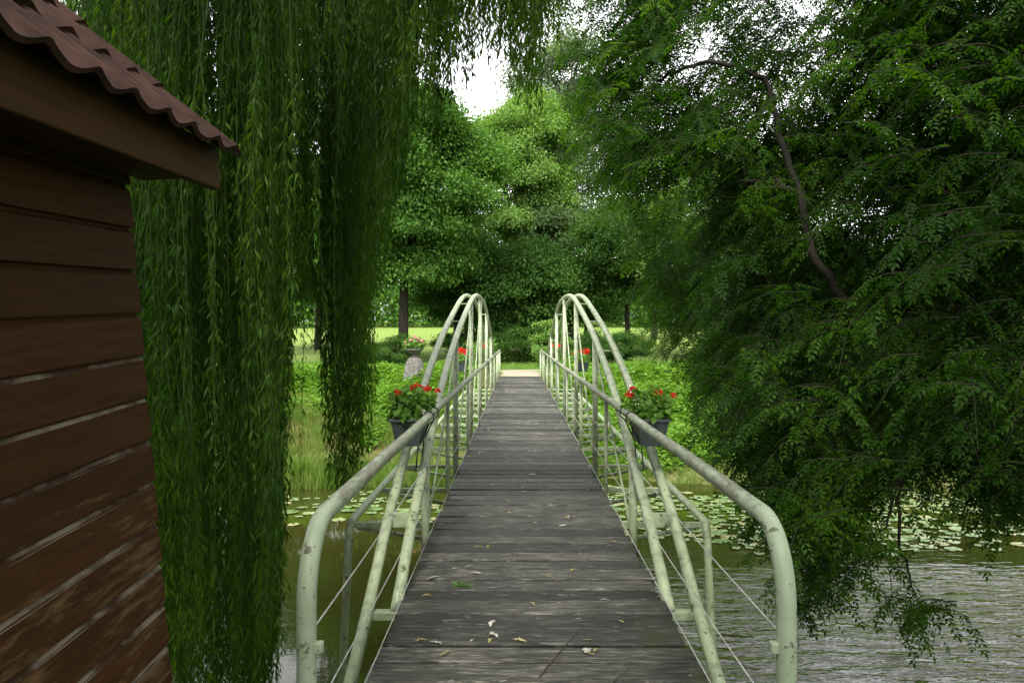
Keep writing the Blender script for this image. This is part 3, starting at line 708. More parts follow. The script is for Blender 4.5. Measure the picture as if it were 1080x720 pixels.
# ------------------------------------------------------------------ the weeping willow on the near bank, left
def build_willow():
    rng = np.random.default_rng(7); pr = random.Random(7)
    wx_, wy_ = -5.6, 3.6
    root = empty('weeping_willow', (wx_, wy_, -.3), 'weeping willow with long hanging leaf curtains between shed and bridge', 'tree')
    limb_ends = [(-3.2, 6.2, 7.2), (-1.2, 6.0, 6.6), (-4.6, 9.5, 7.6), (-2.4, 8.2, 7.8), (.3, 5.8, 6.4), (-6.5, 8, 7.5), (-3, 3.4, 7.5), (-.8, 3.0, 7.2), (1.2, 2.0, 7.0)]
    m = MB(); m.tube(catmull([(wx_, wy_, -.8), (wx_, wy_, .0), (wx_+.2, wy_+.2, 2.6), (wx_+.5, wy_+.4, 4.8)], 6), [.62]*2 + list(np.linspace(.5, .30, 17)), 14, wob=.06, rng=pr)
    m.build('trunk', M['bark'], root, True)
    for e in limb_ends:
        s = Vector((wx_+.4, wy_+.35, 4.3 + pr.uniform(-.5, .4))); e = Vector(e)
        mid = s.lerp(e, .55) + Vector((0, 0, 1.3))
        MB().tube(catmull([s, mid, e], 7), list(np.linspace(.2, .03, 15)), 8).build('limb', M['bark'], root, True)
    # hanging strands: bottom of the curtain, as height below the eye over distance
    bx = np.array([90, 130, 200, 240, 285, 291, 298, 306, 331, 338, 346, 362, 383, 390, 400, 415, 430, 443, 450, 462, 470, 485, 500, 520, 535, 552, 566, 578])
    by = np.array([780, 780, 770, 770, 735, 650, 560, 345, 340, 420, 500, 535, 500, 420, 300, 250, 170, 95, 160, 190, 95, 120, 80, 60, 90, 118, 128, 50])
    bundles = []
    for i in range(92):
        px = pr.uniform(95, 300); bundles.append((px, pr.uniform(4.6, 9.5), pr.randint(7, 13), pr.choice((.07, .11, .17))))
    for q_ in (297, 301, 306, 313): bundles.append((q_, pr.uniform(5.5, 8), 3, .05, 575 - (q_-297)*2))
    for i in range(20): bundles.append((pr.uniform(340, 386), pr.uniform(6.4, 8.2), pr.randint(8, 12), .12))
    for i in range(26): bundles.append((pr.uniform(300, 400), pr.uniform(6.4, 9.5), pr.randint(4, 7), .24))
    for i in range(16): bundles.append((pr.uniform(392, 432), pr.uniform(6, 8), pr.randint(4, 7), .12))
    for px, k in ((405, 8), (414, 8), (425, 8), (434, 8), (442, 7), (452, 12), (459, 9), (466, 6), (476, 7), (488, 9), (497, 6), (506, 7), (516, 8), (528, 9), (539, 9), (548, 10), (558, 12), (566, 11), (574, 6)):
        for q in range(2): bundles.append((px + pr.uniform(-4, 4), pr.uniform(5.0, 6.6), k, .07))
    for q in range(34): bundles.append((pr.uniform(400, 580), pr.uniform(5.2, 7.5), pr.randint(5, 9), .10, pr.uniform(10, 62)))
    P, D, Nn, L, W, RN = [], [], [], [], [], []
    tw = MB()
    for bi, (px, Z, ns, spr, *fixed) in enumerate(bundles):
        brnd = pr.random()
        limit0 = np.interp(px, bx, by)
        shortb = pr.random() < (.6 if 296 < px < 400 else .3)
        for k in range(ns):
            ox, oy = pr.gauss(0, spr), pr.gauss(0, spr)
            pxx = px + ox*F/Z; ZZ = Z + oy
            lim = np.interp(pxx, bx, by)
            lim = fixed[0] if fixed else min(lim, limit0 + 60)
            if shortb: lim = 40 + (lim-40)*pr.uniform(.45, .9)
            bot = lim - abs(pr.gauss(0, 34)) - (0 if pr.random() < .5 else pr.uniform(0, 190))
            x0 = (pxx - VX)*ZZ/F
            ztop = EYE + (VY + pr.uniform(70, 200))*ZZ/F*.8 + .6
            zbot = EYE - (bot - VY)*ZZ/F
            zbot = max(zbot, WATER + .25)
            ln = ztop - zbot
            if ln < .3: continue
            n_seg = max(3, int(ln/.35)); ph = pr.uniform(0, 6.3); am = pr.uniform(.015, .075); lean = pr.uniform(-.07, .07)
            t = np.linspace(0, 1, n_seg+1)
            sx_ = x0 + am*np.sin(ph + t*ln*1.7) + lean*(t-.7)*ln*.5; sy_ = ZZ + am*np.cos(ph*1.7 + t*ln*1.3); sz_ = ztop - t*ln
            tw.tube(list(zip(sx_, sy_, sz_)), list(np.linspace(.0032, .0012, n_seg+1)), 3, cap=False)
            nl = int(ln/.0185)
            tt = np.sort(rng.random(nl))
            P.append(np.stack([np.interp(tt, t, sx_), np.interp(tt, t, sy_), np.interp(tt, t, sz_)], -1) + rng.normal(size=(nl, 3))*.018)
            a = rng.uniform(0, 2*np.pi, nl); sp = rng.uniform(.15, 1.0, nl)
            D.append(np.stack([np.cos(a)*sp, np.sin(a)*sp, -np.ones(nl)], -1))
            a2 = a + rng.normal(size=nl)*.7
            Nn.append(np.stack([np.cos(a2), np.sin(a2), .35*np.ones(nl)], -1))
            Lk = rng.uniform(.05, .10, nl); L.append(Lk); W.append(Lk*rng.uniform(.13, .20, nl))
            RN.append(np.clip(.4*rng.random(nl) + .6*brnd, 0, 1))
    # unseen leafy top of the tree, spread wide to shade bridge head and shed
    nt_ = 64000; nc = 340
    cc = np.stack([rng.uniform(-8.5, 2.8, nc), rng.uniform(-4.0, 4.4, nc), rng.uniform(6.8, 9.2, nc)], -1)
    cc[:, 2] -= .06*(cc[:, 0]+4)**2*.5
    cc[:, 2] = np.maximum(cc[:, 2], EYE + .52*np.maximum(cc[:, 1], 0) + 1.0)
    ci = rng.integers(0, nc, nt_)
    P.append(cc[ci] + rng.normal(size=(nt_, 3))*np.array([.4, .4, .6]))
    D.append(rng.normal(size=(nt_, 3))*np.array([.4, .4, .3]) + np.array([0, 0, -1.0])); Nn.append(rng.normal(size=(nt_, 3)))
    Lk = rng.uniform(.08, .13, nt_); L.append(Lk); W.append(Lk*.22); RN.append(rng.random(nt_))
    P, D, Nn, L, W, RN = map(np.concatenate, (P, D, Nn, L, W, RN))
    link_mesh('crown', leaf_mesh('willow_crown', P, D, norm(Nn), L, W, rnd=RN), M['willow_leaf'], root)
    tw.build('twigs', M['twig'], root)
    print('willow leaves', len(P))
build_willow()

# ------------------------------------------------------------------ the ash-like tree on the near bank, right
def inside(poly, x, y):
    c = False; j = len(poly)-1
    for i in range(len(poly)):
        (xi, yi), (xj, yj) = poly[i], poly[j]
        if (yi > y) != (yj > y) and x < (xj-xi)*(y-yi)/(yj-yi)+xi: c = not c
        j = i
    return c

def build_ash():
    rng = np.random.default_rng(9); pr = random.Random(9)
    tx, ty = 7.4, 5.4
    root = empty('ash_tree', (tx, ty, -1.6), 'large dark feathery leaved tree hanging over the water on the right', 'tree')
    m = MB(); m.tube(catmull([(tx, ty, -2.4), (tx, ty, -1.4), (tx-.3, ty+.4, 1.4), (tx-.6, ty+1.0, 4.5), (tx-1.2, ty+1.8, 8.5)], 6), [.5]*3 + list(np.linspace(.42, .16, 22)), 14, wob=.05, rng=pr)
    m.build('trunk', M['bark'], root, True)
    T = lambda px, py, Z: at(px, py, Z)
    limbs = [
        ([(tx-.35, ty+.5, 1.8), T(1075, 215, 7.2), T(1000, 175, 7.7), T(955, 190, 8.0)], .15, .05),
        ([(tx-.5, ty+.9, 3.6), T(1090, 40, 7.2), T(1035, 130, 7.4), T(985, 178, 7.7)], .17, .07),
        ([(tx-.35, ty+.5, 1.5), T(985, 350, 7.0), T(872, 290, 7.1), T(842, 200, 7.2), T(816, 120, 7.4), T(800, 80, 7.5), T(740, 68, 7.8), T(690, 85, 8.2)], .050, .014),
        ([(tx-.3, ty+.4, 1.3), T(1010, 330, 7.2), T(900, 330, 7.7), T(800, 290, 8.4), T(730, 260, 9.0)], .09, .015),
        ([(tx-.3, ty+.4, 1.0), T(1000, 370, 6.9), T(900, 400, 7.0), T(830, 440, 7.2), T(790, 470, 7.4)], .08, .012),
        ([(tx-.6, ty+1.0, 4.6), T(980, -60, 7.6), T(800, -40, 8.4), T(680, 30, 9.2), T(620, 90, 9.6)], .11, .02),
        ([(tx-.8, ty+1.2, 6.0), T(1000, -200, 8.4), T(850, -160, 8.8), T(700, -90, 9.2)], .10, .02),
        ([(tx-.3, ty+.4, .8), T(1010, 430, 6.6), T(950, 500, 6.4), T(955, 590, 6.3), T(967, 650, 6.2)], .026, .005),
        ([T(950, 500, 6.4), T(930, 560, 6.3), T(900, 600, 6.2)], .012, .004),
        ([T(842, 200, 7.2), T(790, 190, 7.7), T(735, 215, 8.8)], .035, .008),
        ([T(1000, 175, 7.7), T(1010, 110, 7.8), T(960, 60, 8.0), T(900, 70, 8.2)], .05, .012),
        ([T(900, 330, 7.7), T(880, 400, 7.4), T(870, 500, 7.0), T(862, 600, 6.7)], .03, .006),
    ]
    for pts, r0, r1 in limbs:
        c = catmull(pts, 7)
        for q in range(1, len(c)-1): c[q] = c[q] + Vector((pr.uniform(-1, 1), pr.uniform(-1, 1), pr.uniform(-1, 1)))*.025
        MB().tube(c, list(np.linspace(r0, r1, len(c))), 8).build('limb', M['bark'], root, True)
    poly = [(603, -140), (606, 0), (620, 60), (614, 120), (642, 185), (664, 230), (684, 290), (694, 345), (728, 395), (754, 415), (782, 465), (818, 525), (845, 580), (864, 650), (878, 640), (892, 590), (912, 540), (940, 498), (1000, 478), (1050, 520), (1180, 545), (1180, -140)]
    thin = [(622, 20, 34, .9), (742, 66, 34, .6), (862, 8, 46, .8), (800, 50, 80, .45), (910, 212, 26, .85), (645, 120, 16, .8), (985, 395, 24, .6), (700, 130, 20, .6)]
    sprays = []
    while len(sprays) < 6200:
        px, py = pr.uniform(595, 1180), pr.uniform(-140, 690)
        if not inside(poly, px, py): continue
        if any(math.hypot(px-a, py-b) < r_ and pr.random() < pk for a, b, r_, pk in thin): continue
        if py < 0 and pr.random() < .3: continue
        u = np.clip((px-590)/450, 0, 1); v = np.clip((py-300)/350, 0, 1)
        Zc = 9.6 - 1.9*u - 1.5*v
        Z = Zc + pr.gauss(0, .85)
        if py > 190 and px < 760: Z = max(Z, pr.uniform(11.6, 14.0))        # these boughs hang clear of the arches
        # boughs: sprays gather along sloping layers, leaving gaps of light between
        if pr.random() < (.62 if px > 700 else .3):
            ph = math.sin((py + .35*px)/23.0 + 1.7*math.sin(px/61.0) + Z*1.3)
            if ph < -.1: continue
        sprays.append((px, py, max(Z, 5.2)))
    for (px, py, Z, k) in ((966, 652, 6.2, 8), (945, 625, 6.2, 4), (1003, 655, 6.2, 3), (850, 640, 6.6, 8), (905, 600, 6.3, 5)):
        for q in range(k): sprays.append((px + pr.gauss(0, 9), py + pr.gauss(0, 8), Z + pr.gauss(0, .12)))
    P, D, Nn, L, RN = [], [], [], [], []
    tw = MB()
    for (px, py, Z) in sprays:
        c = at(px, py, Z)
        small = py > 600
        ln = pr.uniform(.25, .4) if small else pr.uniform(.5, 1.0)
        az = pr.uniform(0, 2*math.pi) if pr.random() < .45 else math.pi + pr.uniform(-.9, .9)     # mostly reaching out over the water
        hd = Vector((math.cos(az), math.sin(az)*.8, 0))
        s = c - hd*ln*.45 + Vector((0, 0, .12)); mid = c + Vector((0, 0, .08)); e = c + hd*ln*.45 - Vector((0, 0, ln*pr.uniform(.2, .5)))
        path = catmull([s, mid, e], 5)
        tw.tube(path, list(np.linspace(.006, .002, len(path))), 3, cap=False)
        srnd = pr.random()
        nlv = max(5, int(ln*17))
        for k in range(nlv):
            t = (k + pr.random()*.6)/nlv*(len(path)-1.001); i0 = int(t)
            b = path[i0].lerp(path[i0+1], t-i0); tan = (path[i0+1]-path[i0]).normalized()
            side = tan.cross(Vector((0, 0, 1))).normalized()*(1 if k % 2 else -1)
            d = (tan*pr.uniform(.3, .8) + side*pr.uniform(.5, 1) + Vector((0, 0, pr.uniform(-.6, .1)))).normalized()
            rl = pr.uniform(.12, .20); npair = pr.randint(4, 5)
            nn = Vector((pr.gauss(0, .35), pr.gauss(0, .35), 1)); nn = (nn - d*nn.dot(d)).normalized(); sd = d.cross(nn)
            for q in range(npair):
                f = (q+1.0)/(npair+.4)
                bp = b + d*(rl*f) + Vector((0, 0, -.04*f*f))
                for sg in (-1, 1):
                    P.append(bp); D.append(sd*sg*.85 + d*.55 + Vector((0, 0, -.25 + pr.gauss(0, .12)))); Nn.append(nn); L.append(rl*pr.uniform(.22, .36)); RN.append(.6*srnd + .4*pr.random())
            P.append(b + d*rl*.98 + Vector((0, 0, -.04))); D.append(d + Vector((0, 0, -.3))); Nn.append(nn); L.append(rl*.34); RN.append(.6*srnd + .4*pr.random())
    P = np.array([tuple(v) for v in P]); D = np.array([tuple(v) for v in D]); Nn = np.array([tuple(v) for v in Nn]); L = np.array(L)
    link_mesh('crown', leaf_mesh('ash_crown', P, D, norm(Nn), L, L*.42, rnd=RN), M['ash_leaf'], root)
    tw.build('twigs', M['twig_dark'], root)
    print('ash leaflets', len(P))
build_ash()

# ------------------------------------------------------------------ bank plants, reeds, grass
def scatter_cover(name, mat, seed, n, xr, yr, leafL, hmax, cond, aspect=.55, clump=.25, up=.5):
    rng = np.random.default_rng(seed)
    nc = n//14
    x = rng.uniform(*xr, nc); y = rng.uniform(*yr, nc)
    k = cond(x, y); x, y = x[k], y[k]; nc = len(x)
    hh = hmax*(.35 + .65*rng.random(nc))*(.6 + .5*np.sin(x*1.3+2)*np.sin(y*1.7))
    ci = rng.integers(0, nc, n)
    px_ = x[ci] + rng.normal(size=n)*clump*.5; py_ = y[ci] + rng.normal(size=n)*clump*.5
    pz_ = ground_z(px_, py_) + np.abs(hh[ci])*rng.random(n)**.6 + .01
    a = rng.uniform(0, 6.283, n)
    D = np.stack([np.cos(a), np.sin(a), rng.uniform(-.4, .5, n)*up*2], -1); Nn = norm(rng.normal(size=(n, 3))*.4 + np.array([0, 0, 1]))
    L = leafL*rng.uniform(.6, 1.3, n)
    rnd = .5*rng.random(n) + .5*rng.random(nc)[ci]
    return tag(link_mesh(name, leaf_mesh(name, np.stack([px_, py_, pz_], -1), D, Nn, L, L*aspect, rnd=rnd), mat), kind='stuff')

def free(x, y): return ((np.abs(x-BX) > 1.02) | (y > 31)) & (np.abs(x-.1) > .95) & (y < 33.4 + .07*np.maximum(x, 0))
scatter_cover('ground_cover', M['ground_leaf'], 61, 130000, (1.0, 13), (22.0, 34.0), .15, .65, lambda x, y: free(x, y) & (y > shore(x)+.9))
scatter_cover('bank_undergrowth', M['ground_leaf'], 62, 110000, (-12, -.9), (23.0, 33.8), .14, .62, lambda x, y: free(x, y) & (y > 24.9 + 1.3*np.sin(x*1.7) + .8*np.sin(x*4.3+y)))

def grass(name, mat, seed, n, xr, yr, hL, cond, spread=.5, tuft=20, wid=.012):
    rng = np.random.default_rng(seed)
    nt_ = n//tuft; x = rng.uniform(*xr, nt_); y = rng.uniform(*yr, nt_); k = cond(x, y); x, y = x[k], y[k]; nt_ = len(x)
    ci = rng.integers(0, nt_, n); hs_ = rng.uniform(.6, 1.3, nt_)
    px_ = x[ci] + rng.normal(size=n)*.09; py_ = y[ci] + rng.normal(size=n)*.09
    P = np.stack([px_, py_, ground_z(px_, py_) - .02], -1)
    D = np.stack([rng.normal(size=n)*spread, rng.normal(size=n)*spread, np.ones(n)], -1); Nn = norm(np.stack([rng.normal(size=n), rng.normal(size=n), .3*np.ones(n)], -1))
    L = hL*rng.uniform(.5, 1.2, n)*hs_[ci]
    return tag(link_mesh(name, leaf_mesh(name, P, D, Nn, L, wid*rng.uniform(.7, 1.5, n), rnd=.5*rng.random(n)+.5*rng.random(nt_)[ci], fat=.3), mat), kind='stuff')
grass('bank_grass', M['reed_leaf'], 71, 30000, (-13, -.7), (21.0, 26.5), .42, lambda x, y: (y > shore(x)+.3) & (np.sin(x*1.9+1)+np.sin(y*2.3+x) > -.5), .5)
grass('dry_grass', M['dry_leaf'], 72, 26000, (-13, -.7), (22.3, 27.0), .30, lambda x, y: (y > shore(x)+1.2), .7)
grass('reeds', M['reed_leaf'], 73, 16000, (-13, -.9), (20.2, 21.8), .75, lambda x, y: (y > shore(x)-.1) & (y < shore(x)+.8) & (np.sin(x*2.3)+np.sin(x*5.1) > -.6), .22, wid=.018)
grass('waterside_grass', M['reed_leaf'], 74, 16000, (1.2, 14), (20.2, 23.5), .4, lambda x, y: (y > shore(x)+.2), .5)
grass('lawn_edge_grass', M['ground_leaf'], 75, 42000, (-16, 16), (30.0, 45.0), .16, lambda x, y: ((np.abs(x-.1) > 1.0) | (y > 37)) & ((y < 33.6) | (y > 36.6+.08*np.maximum(x, 0))), .6, wid=.014)
grass('bridge_end_grass', M['dry_leaf'], 76, 3000, (-1.35, 1.5), (27.5, 30.4), .5, lambda x, y: (np.abs(x-BX) > .98) & (np.abs(x-BX) < 1.5), .35)
grass('near_bank_grass', M['ground_leaf'], 77, 30000, (-9, 9), (-3, 3.6), .25, lambda x, y: (np.abs(x-BX) > 1.05) & ((x > -.9) | (y > 3.3)), .5)

# ------------------------------------------------------------------ lily pads
def pad_mesh(seed):
    r = random.Random(seed); n = 18; v = [(0, 0, .004)]; f = []
    a0 = .22
    for i in range(n+1):
        a = a0 + (2*math.pi-2*a0)*i/n; rr = 1 + r.uniform(-.05, .05)
        v.append((rr*math.cos(a), rr*math.sin(a), .006 + .02*max(0, r.gauss(0, .4))))
    for i in range(n): f.append((0, 1+i, 2+i))
    me = bpy.data.meshes.new('lily_pad'); me.from_pydata(v, [], f); me.materials.append(M['lily']); me.polygons.foreach_set('use_smooth', [True]*n)
    return me
def mat_lily():
    m, nt, n, l = new_mat('lily_pad_leaf')
    oi = n.new('ShaderNodeObjectInfo')
    tc = n.new('ShaderNodeTexCoord'); no = N_(nt, 'ShaderNodeTexNoise', Scale=3.0, Detail=4.0); l.new(tc.outputs['Object'], no.inputs['Vector'])
    a1 = n.new('ShaderNodeMath'); a1.operation = 'MULTIPLY_ADD'; l.new(no.outputs['Fac'], a1.inputs[0]); a1.inputs[1].default_value = .4; l.new(oi.outputs['Random'], a1.inputs[2])
    cr = ramp(nt, [(.2, (.10, .17, .055)), (.7, (.18, .24, .10)), (1.0, (.26, .26, .12))], a1.outputs[0])
    pb = N_(nt, 'ShaderNodeBsdfPrincipled', Roughness=.22); pb.inputs['Specular IOR Level'].default_value = .9; l.new(cr.outputs[0], pb.inputs['Base Color'])
    o = n.new('ShaderNodeOutputMaterial'); l.new(pb.outputs[0], o.inputs[0]); return m
M['lily'] = mat_lily()
pr = random.Random(81); pads = []; tries = 0
while len(pads) < 700 and tries < 60000:
    tries += 1
    if pr.random() < .92: x, y = pr.uniform(1.6, 13.5), pr.uniform(14.2, 20.8)
    else: x, y = pr.uniform(-8.5, -.2), pr.uniform(16.3, 20.6)
    if y > float(shore(x)) - .25: continue
    edge = 14.9 + .9*math.sin(x*.8) if x > 0 else 17.0 + .5*math.sin(x*1.2)
    if y < edge and pr.random() < .93: continue
    if math.sin(x*1.9 + 2*math.sin(y*.7)) + math.sin(y*2.1) < -.9 and pr.random() < .9: continue
    r_ = pr.uniform(.07, .20)
    if any((x-a)**2 + (y-b)**2 < ((r_+c)*.86)**2 for a, b, c in pads): continue
    pads.append((x, y, r_))
pads.sort(key=lambda p: math.hypot(p[0], p[1])/p[2])
pm = [pad_mesh(s) for s in range(8)]
for i, (x, y, r_) in enumerate(pads[:290]):
    o = bpy.data.objects.new('lily_pad', pm[i % 8]); C.objects.link(o)
    o.location = (x, y, WATER + .004 + .0006*(i % 7)); o.rotation_euler = (pr.uniform(-.03, .03), pr.uniform(-.03, .03), pr.uniform(0, 6.28)); o.scale = (r_, r_, 1)
    side = 'right' if x > BX else 'left'
    tag(o, 'round green lily pad floating on the water %s of the footbridge' % side, 'lily pad', 'lily pads floating %s of the footbridge' % side)
rest = MB()
for i, (x, y, r_) in enumerate(pads[290:]):
    src = pm[i % 8]; b = len(rest.v); a = pr.uniform(0, 6.28); ca, sa = math.cos(a)*r_, math.sin(a)*r_
    for v in src.vertices: rest.v.append((x + v.co.x*ca - v.co.y*sa, y + v.co.x*sa + v.co.y*ca, WATER + .004 + .0006*(i % 7) + v.co.z))
    for p in src.polygons: rest.f.append(tuple(b+q for q in p.vertices))
if rest.v: tag(rest.build('far_lily_pads', M['lily']), kind='stuff')

# ------------------------------------------------------------------ flower boxes
def bloom(parent, c, r, mat, seed, n=70):
    r *= .8; n = 46
    rng = np.random.default_rng(seed); d = norm(rng.normal(size=(n, 3))); d[:, 2] = np.abs(d[:, 2])*.9 - .15
    P = np.array(c) + d*r*rng.uniform(.4, 1.0, n)[:, None]; D = norm(np.cross(d, rng.normal(size=(n, 3))) + d*.4)
    L = r*rng.uniform(.5, .8, n)
    link_mesh('bloom', leaf_mesh('bloom', P, D, d, L, L*.9, rnd=rng.random(n), fat=.6), mat, parent)
def geranium_foliage(parent, lo, hi, seed, n=900, L0=.055):
    rng = np.random.default_rng(seed)
    c = (np.array(lo)+np.array(hi))/2; h = (np.array(hi)-np.array(lo))/2
    d = norm(rng.normal(size=(n, 3))); P = c + d*h*(rng.random(n)**.4)[:, None]*1.02; P[:, 2] = np.maximum(P[:, 2], lo[2])
    D = norm(d*.6 + rng.normal(size=(n, 3))*.7); Nn = norm(d + rng.normal(size=(n, 3))*.5 + np.array([0, 0, .8]))
    L = L0*rng.uniform(.6, 1.3, n)
    link_mesh('foliage', leaf_mesh('foliage', P, D, Nn, L, L*.95, rnd=rng.random(n), fat=.55), M['geranium_leaf'], parent)
def flower_box(x, y0, y1, s, label, blooms, seed, z0=.765, z1=.965):
    """trough hung on the outside of the handrail"""
    root = empty('flower_box', (x, (y0+y1)/2, z0), label, 'flower box', 'flower boxes hung outside the handrails')
    m = MB(); w0, w1, t = .085, .12, .012
    def ring(w, ya, yb, z): return [(x-w, ya, z), (x+w, ya, z), (x+w, yb, z), (x-w, yb, z)]
    rings = [ring(w0, y0+.03, y1-.03, z0), ring(w1, y0, y1, z1-.018), ring(w1+.012, y0-.012, y1+.012, z1-.018), ring(w1+.012, y0-.012, y1+.012, z1), ring(w1-t, y0+t, y1-t, z1), ring(w1-t-.01, y0+.03, y1-.03, z1-.05)]
    for r_ in rings: m.v += r_
    m.f.append((3, 2, 1, 0))
    for i in range(5):
        for k in range(4): m.f.append((i*4+k, i*4+(k+1) % 4, i*4+4+(k+1) % 4, i*4+4+k))
    m.f.append((20, 21, 22, 23))
    m.build('trough', M['box_plastic'], root, bevel=.004)
    MB().box((x-w1+.025, y0+.03, z1-.05), (x+w1-.025, y1-.03, z1-.035)).build('soil', M['soil'], root)
    xr = BX + s*RAIL
    for yy in (y0+.05, y1-.04):
        pts = [(xr + s*.05, yy, z1-.02), (xr + s*.036, yy, RAILZ-.005)] + [(xr + .035*math.cos(a)*s, yy, RAILZ + .035*math.sin(a)) for a in np.linspace(0, math.pi, 8)] + [(xr - s*.036, yy, RAILZ-.03), (xr + s*.0, yy, RAILZ-.06), (x - s*w0*.9, yy, z0-.003), (x - s*w0*.7, yy, z0-.18)]
        MB().tube(pts, .005, 6).build('strap', M['strap'], root, True)
    geranium_foliage(root, (x-.17, y0-.03, z1-.06), (x+.17, y1+.03, z1+.20), seed, 430)
    for i, (dx, dy, dz, r_, mt) in enumerate(blooms):
        bloom(root, (x+dx, (y0+y1)/2+dy, z1+dz), r_, M[mt], seed*10+i)
    return root
fx = ARCH_A + .09
flower_box(BX-fx, 5.86, 6.30, -1, 'dark planter of red and white geraniums hanging on the left handrail, nearest the viewer',
    [(-.10, -.05, .17, .042, 'red_petal'), (.02, .12, .21, .045, 'red_petal'), (.06, .02, .215, .04, 'red_petal'), (.11, .1, .20, .04, 'red_petal'), (.20, .05, .19, .03, 'red_petal'), (.11, .12, .09, .04, 'white_petal'), (.10, -.1, .04, .035, 'white_petal')], 3)
flower_box(BX+fx, 5.86, 6.30, 1, 'blue grey planter of red geraniums hanging on the right handrail, nearest the viewer',
    [(-.15, -.05, .165, .038, 'red_petal'), (-.10, .1, .20, .036, 'red_petal'), (.07, -.02, .18, .04, 'red_petal'), (.20, .05, .155, .03, 'red_petal'), (-.14, .0, .04, .03, 'white_petal')], 4)
for yc in (16.8, 23.6):
    for s in (-1, 1):
        rb = random.Random(int(yc*7)+s)
        red = [(rb.uniform(-.16, .16), rb.uniform(-.2, .2), rb.uniform(.16, .26), .06, 'red_petal') for q in range(8)]
        z0 = .80
        flower_box(BX+s*(OUT-.28 if yc < 20 else fx + .1), yc-.25, yc+.25, s, 'planter of bright red geraniums on the %s side, %s' % ('right' if s > 0 else 'left', 'half way along the bridge' if yc < 20 else 'near the far end of the bridge'), red, int(yc)+s+5, z0, z0+.2)

# ------------------------------------------------------------------ stone pedestal and urn
ux, uy = px_x(436, 28.6), 28.9
uz = float(ground_z(ux, uy))
ped = empty('pedestal', (ux, uy, uz), 'weathered grey tapering stone pedestal in the grass under the flower urn', 'pedestal')
m = MB()
def octring(r, z, j=0): return [(ux + 1.15*r*math.cos(a+.39)*(1+j*.02*math.sin(5*a)), uy + r*math.sin(a+.39), uz+z) for a in np.linspace(0, 2*math.pi, 8, endpoint=False)]
rings = [octring(.40, -.2), octring(.37, .1, 1), octring(.33, .45, 1), octring(.29, .72, 1), octring(.23, .86, 1), octring(.14, .93)]
for r_ in rings: m.v += r_
for i in range(5):
    for k in range(8): m.f.append((i*8+k, i*8+(k+1) % 8, i*8+8+(k+1) % 8, i*8+8+k))
m.f += [tuple(reversed(range(8))), tuple(40+k for k in range(8))]
m.build('shaft', M['stone'], ped, bevel=.02)
urn = empty('urn', (ux, uy, uz+.93), 'low stone urn planted with pink flowers on the pedestal', 'urn')
MB().lathe([(.12, 0), (.12, .03), (.07, .06), (.08, .10), (.2, .16), (.30, .26), (.33, .28), (.33, .31), (.28, .31), (.24, .27)], (ux, uy, uz+.93)).build('bowl', M['stone'], urn, True)
geranium_foliage(urn, (ux-.40, uy-.3, uz+1.20), (ux+.40, uy+.3, uz+1.62), 91, 900, .09)
for i, (dx, dz) in enumerate(((-.12, .62), (.02, .72), (.14, .66), (.26, .60), (-.3, .52), (.34, .52), (.08, .58))):
    bloom(urn, (ux+dx, uy-.15+.05*(i % 3), uz+.93+dz), .085, M['pink_petal'], 910+i, 40)

# ------------------------------------------------------------------ small things on the deck
def fallen_leaf_mesh(i):
    r = random.Random(i); v = []; f = []; n = 7; L_ = 1.0; wv = r.uniform(.10, .17)
    for k in range(n+1):
        t = k/n; w = wv*math.sin(math.pi*min(1, t*.96+.02))**.8; cz = .10*math.sin(t*3.1)+.03*t*r.uniform(-1, 1); bend = .10*math.sin(t*2.2)*r.choice((-1, 1))
        v += [(t-.5, bend-w, cz+.03), (t-.5, bend, cz), (t-.5, bend+w, cz+.03)]
    for k in range(n):
        for q in range(2): a = k*3+q; f.append((a, a+1, a+4, a+3))
    me = bpy.data.meshes.new('fallen_leaf'); me.from_pydata(v, [], f)
    a = me.attributes.new('rnd', 'FLOAT', 'FACE'); a.data.foreach_set('value', [r.random()]*len(f))
    return me
M['yellow_leaf'] = leaf_mat('fallen_yellow_leaf', (.22, .19, .05), (.34, .30, .10), (.46, .43, .22), trans=.1, nscale=3, rough=.6)
M['pale_leaf'] = leaf_mat('fallen_pale_leaf', (.32, .30, .24), (.46, .44, .37), (.6, .58, .5), trans=.1, nscale=3, rough=.6)
meshes = {}
for mt in ('yellow_leaf', 'pale_leaf'):
    meshes[mt] = []
    for i in range(5):
        me = fallen_leaf_mesh(i); me.materials.append(M[mt]); meshes[mt].append(me)
pr = random.Random(101)
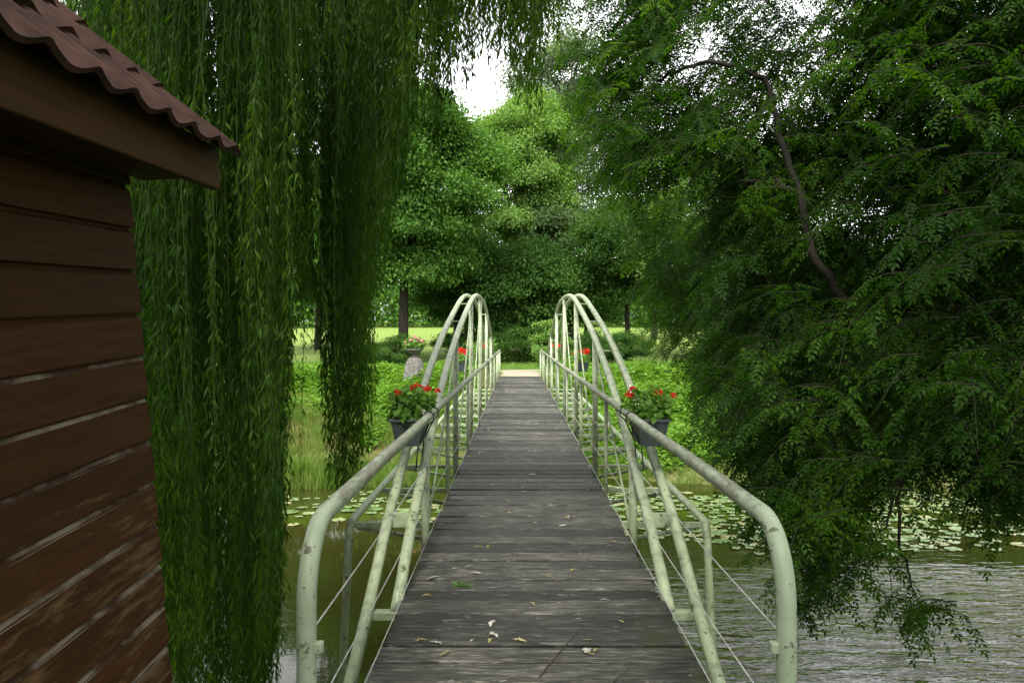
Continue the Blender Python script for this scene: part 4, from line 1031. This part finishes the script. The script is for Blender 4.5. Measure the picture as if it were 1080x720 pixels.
known = [(519, 658, 1), (562, 637, 0), (517, 676, 0), (443, 676, 0), (498, 676, 1), (548, 676, 0), (619, 676, 0), (537, 541, 0), (577, 540, 0), (518, 512, 1), (553, 514, 0), (575, 513, 0), (552, 519, 1), (470, 690, 0), (515, 577, 0), (600, 545, 1), (480, 600, 1), (594, 555, 1), (622, 690, 0)]
leaves = []
for (px, py, c) in known:
    Zd = EYE*F/(py - VY); leaves.append(((px-VX)*Zd/F, Zd, c))
for i in range(38): leaves.append((BX + pr.uniform(-.74, .74), 4.0 + 12*pr.random()**1.4, int(pr.random() < .5)))
for i, (x, y, c) in enumerate(leaves):
    mt = 'pale_leaf' if c else 'yellow_leaf'
    o = bpy.data.objects.new('fallen_leaf', meshes[mt][i % 5]); C.objects.link(o)
    s = pr.uniform(.045, .085); o.scale = (s, s, s); o.location = (x, y, .004); o.rotation_euler = (pr.uniform(-.15, .15), pr.uniform(-.1, .1), pr.uniform(0, 6.28))
    col = 'pale bleached' if c else 'yellowed'
    tag(o, '%s narrow willow leaf lying on the dark deck planks' % col, 'leaf', '%s leaves fallen on the deck' % col)
def stick(pts, label):
    tag(MB().tube(catmull(pts, 5), list(np.linspace(.004, .0015, 5*(len(pts)-1)+1)), 6).build('twig', M['bark_grey'], None, True), label, 'twig')
stick([(.10, 3.70, .006), (.18, 3.92, .007), (.30, 4.20, .006), (.36, 4.36, .006)], 'long thin bare twig lying on the near deck planks')
stick([(.42, 3.62, .006), (.49, 3.74, .007), (.55, 3.80, .006)], 'short curved twig on the near deck planks, right of the long one')
wr = empty('weed', (px_x(484, 4.83), 5.05, 0), 'small green weed sprouting between planks left of the deck middle', 'weed')
rng = np.random.default_rng(5); n = 60
a = rng.uniform(0, 6.28, n); P = np.stack([wr.location.x + rng.normal(size=n)*.03, wr.location.y + rng.normal(size=n)*.02, np.full(n, .0)], -1)
link_mesh('foliage', leaf_mesh('weed', P, np.stack([np.cos(a), np.sin(a)*.6, rng.uniform(.15, .8, n)], -1), norm(rng.normal(size=(n, 3))+np.array([0, 0, 1])), rng.uniform(.02, .06, n), .008, rnd=rng.random(n)), M['geranium_leaf'], wr)
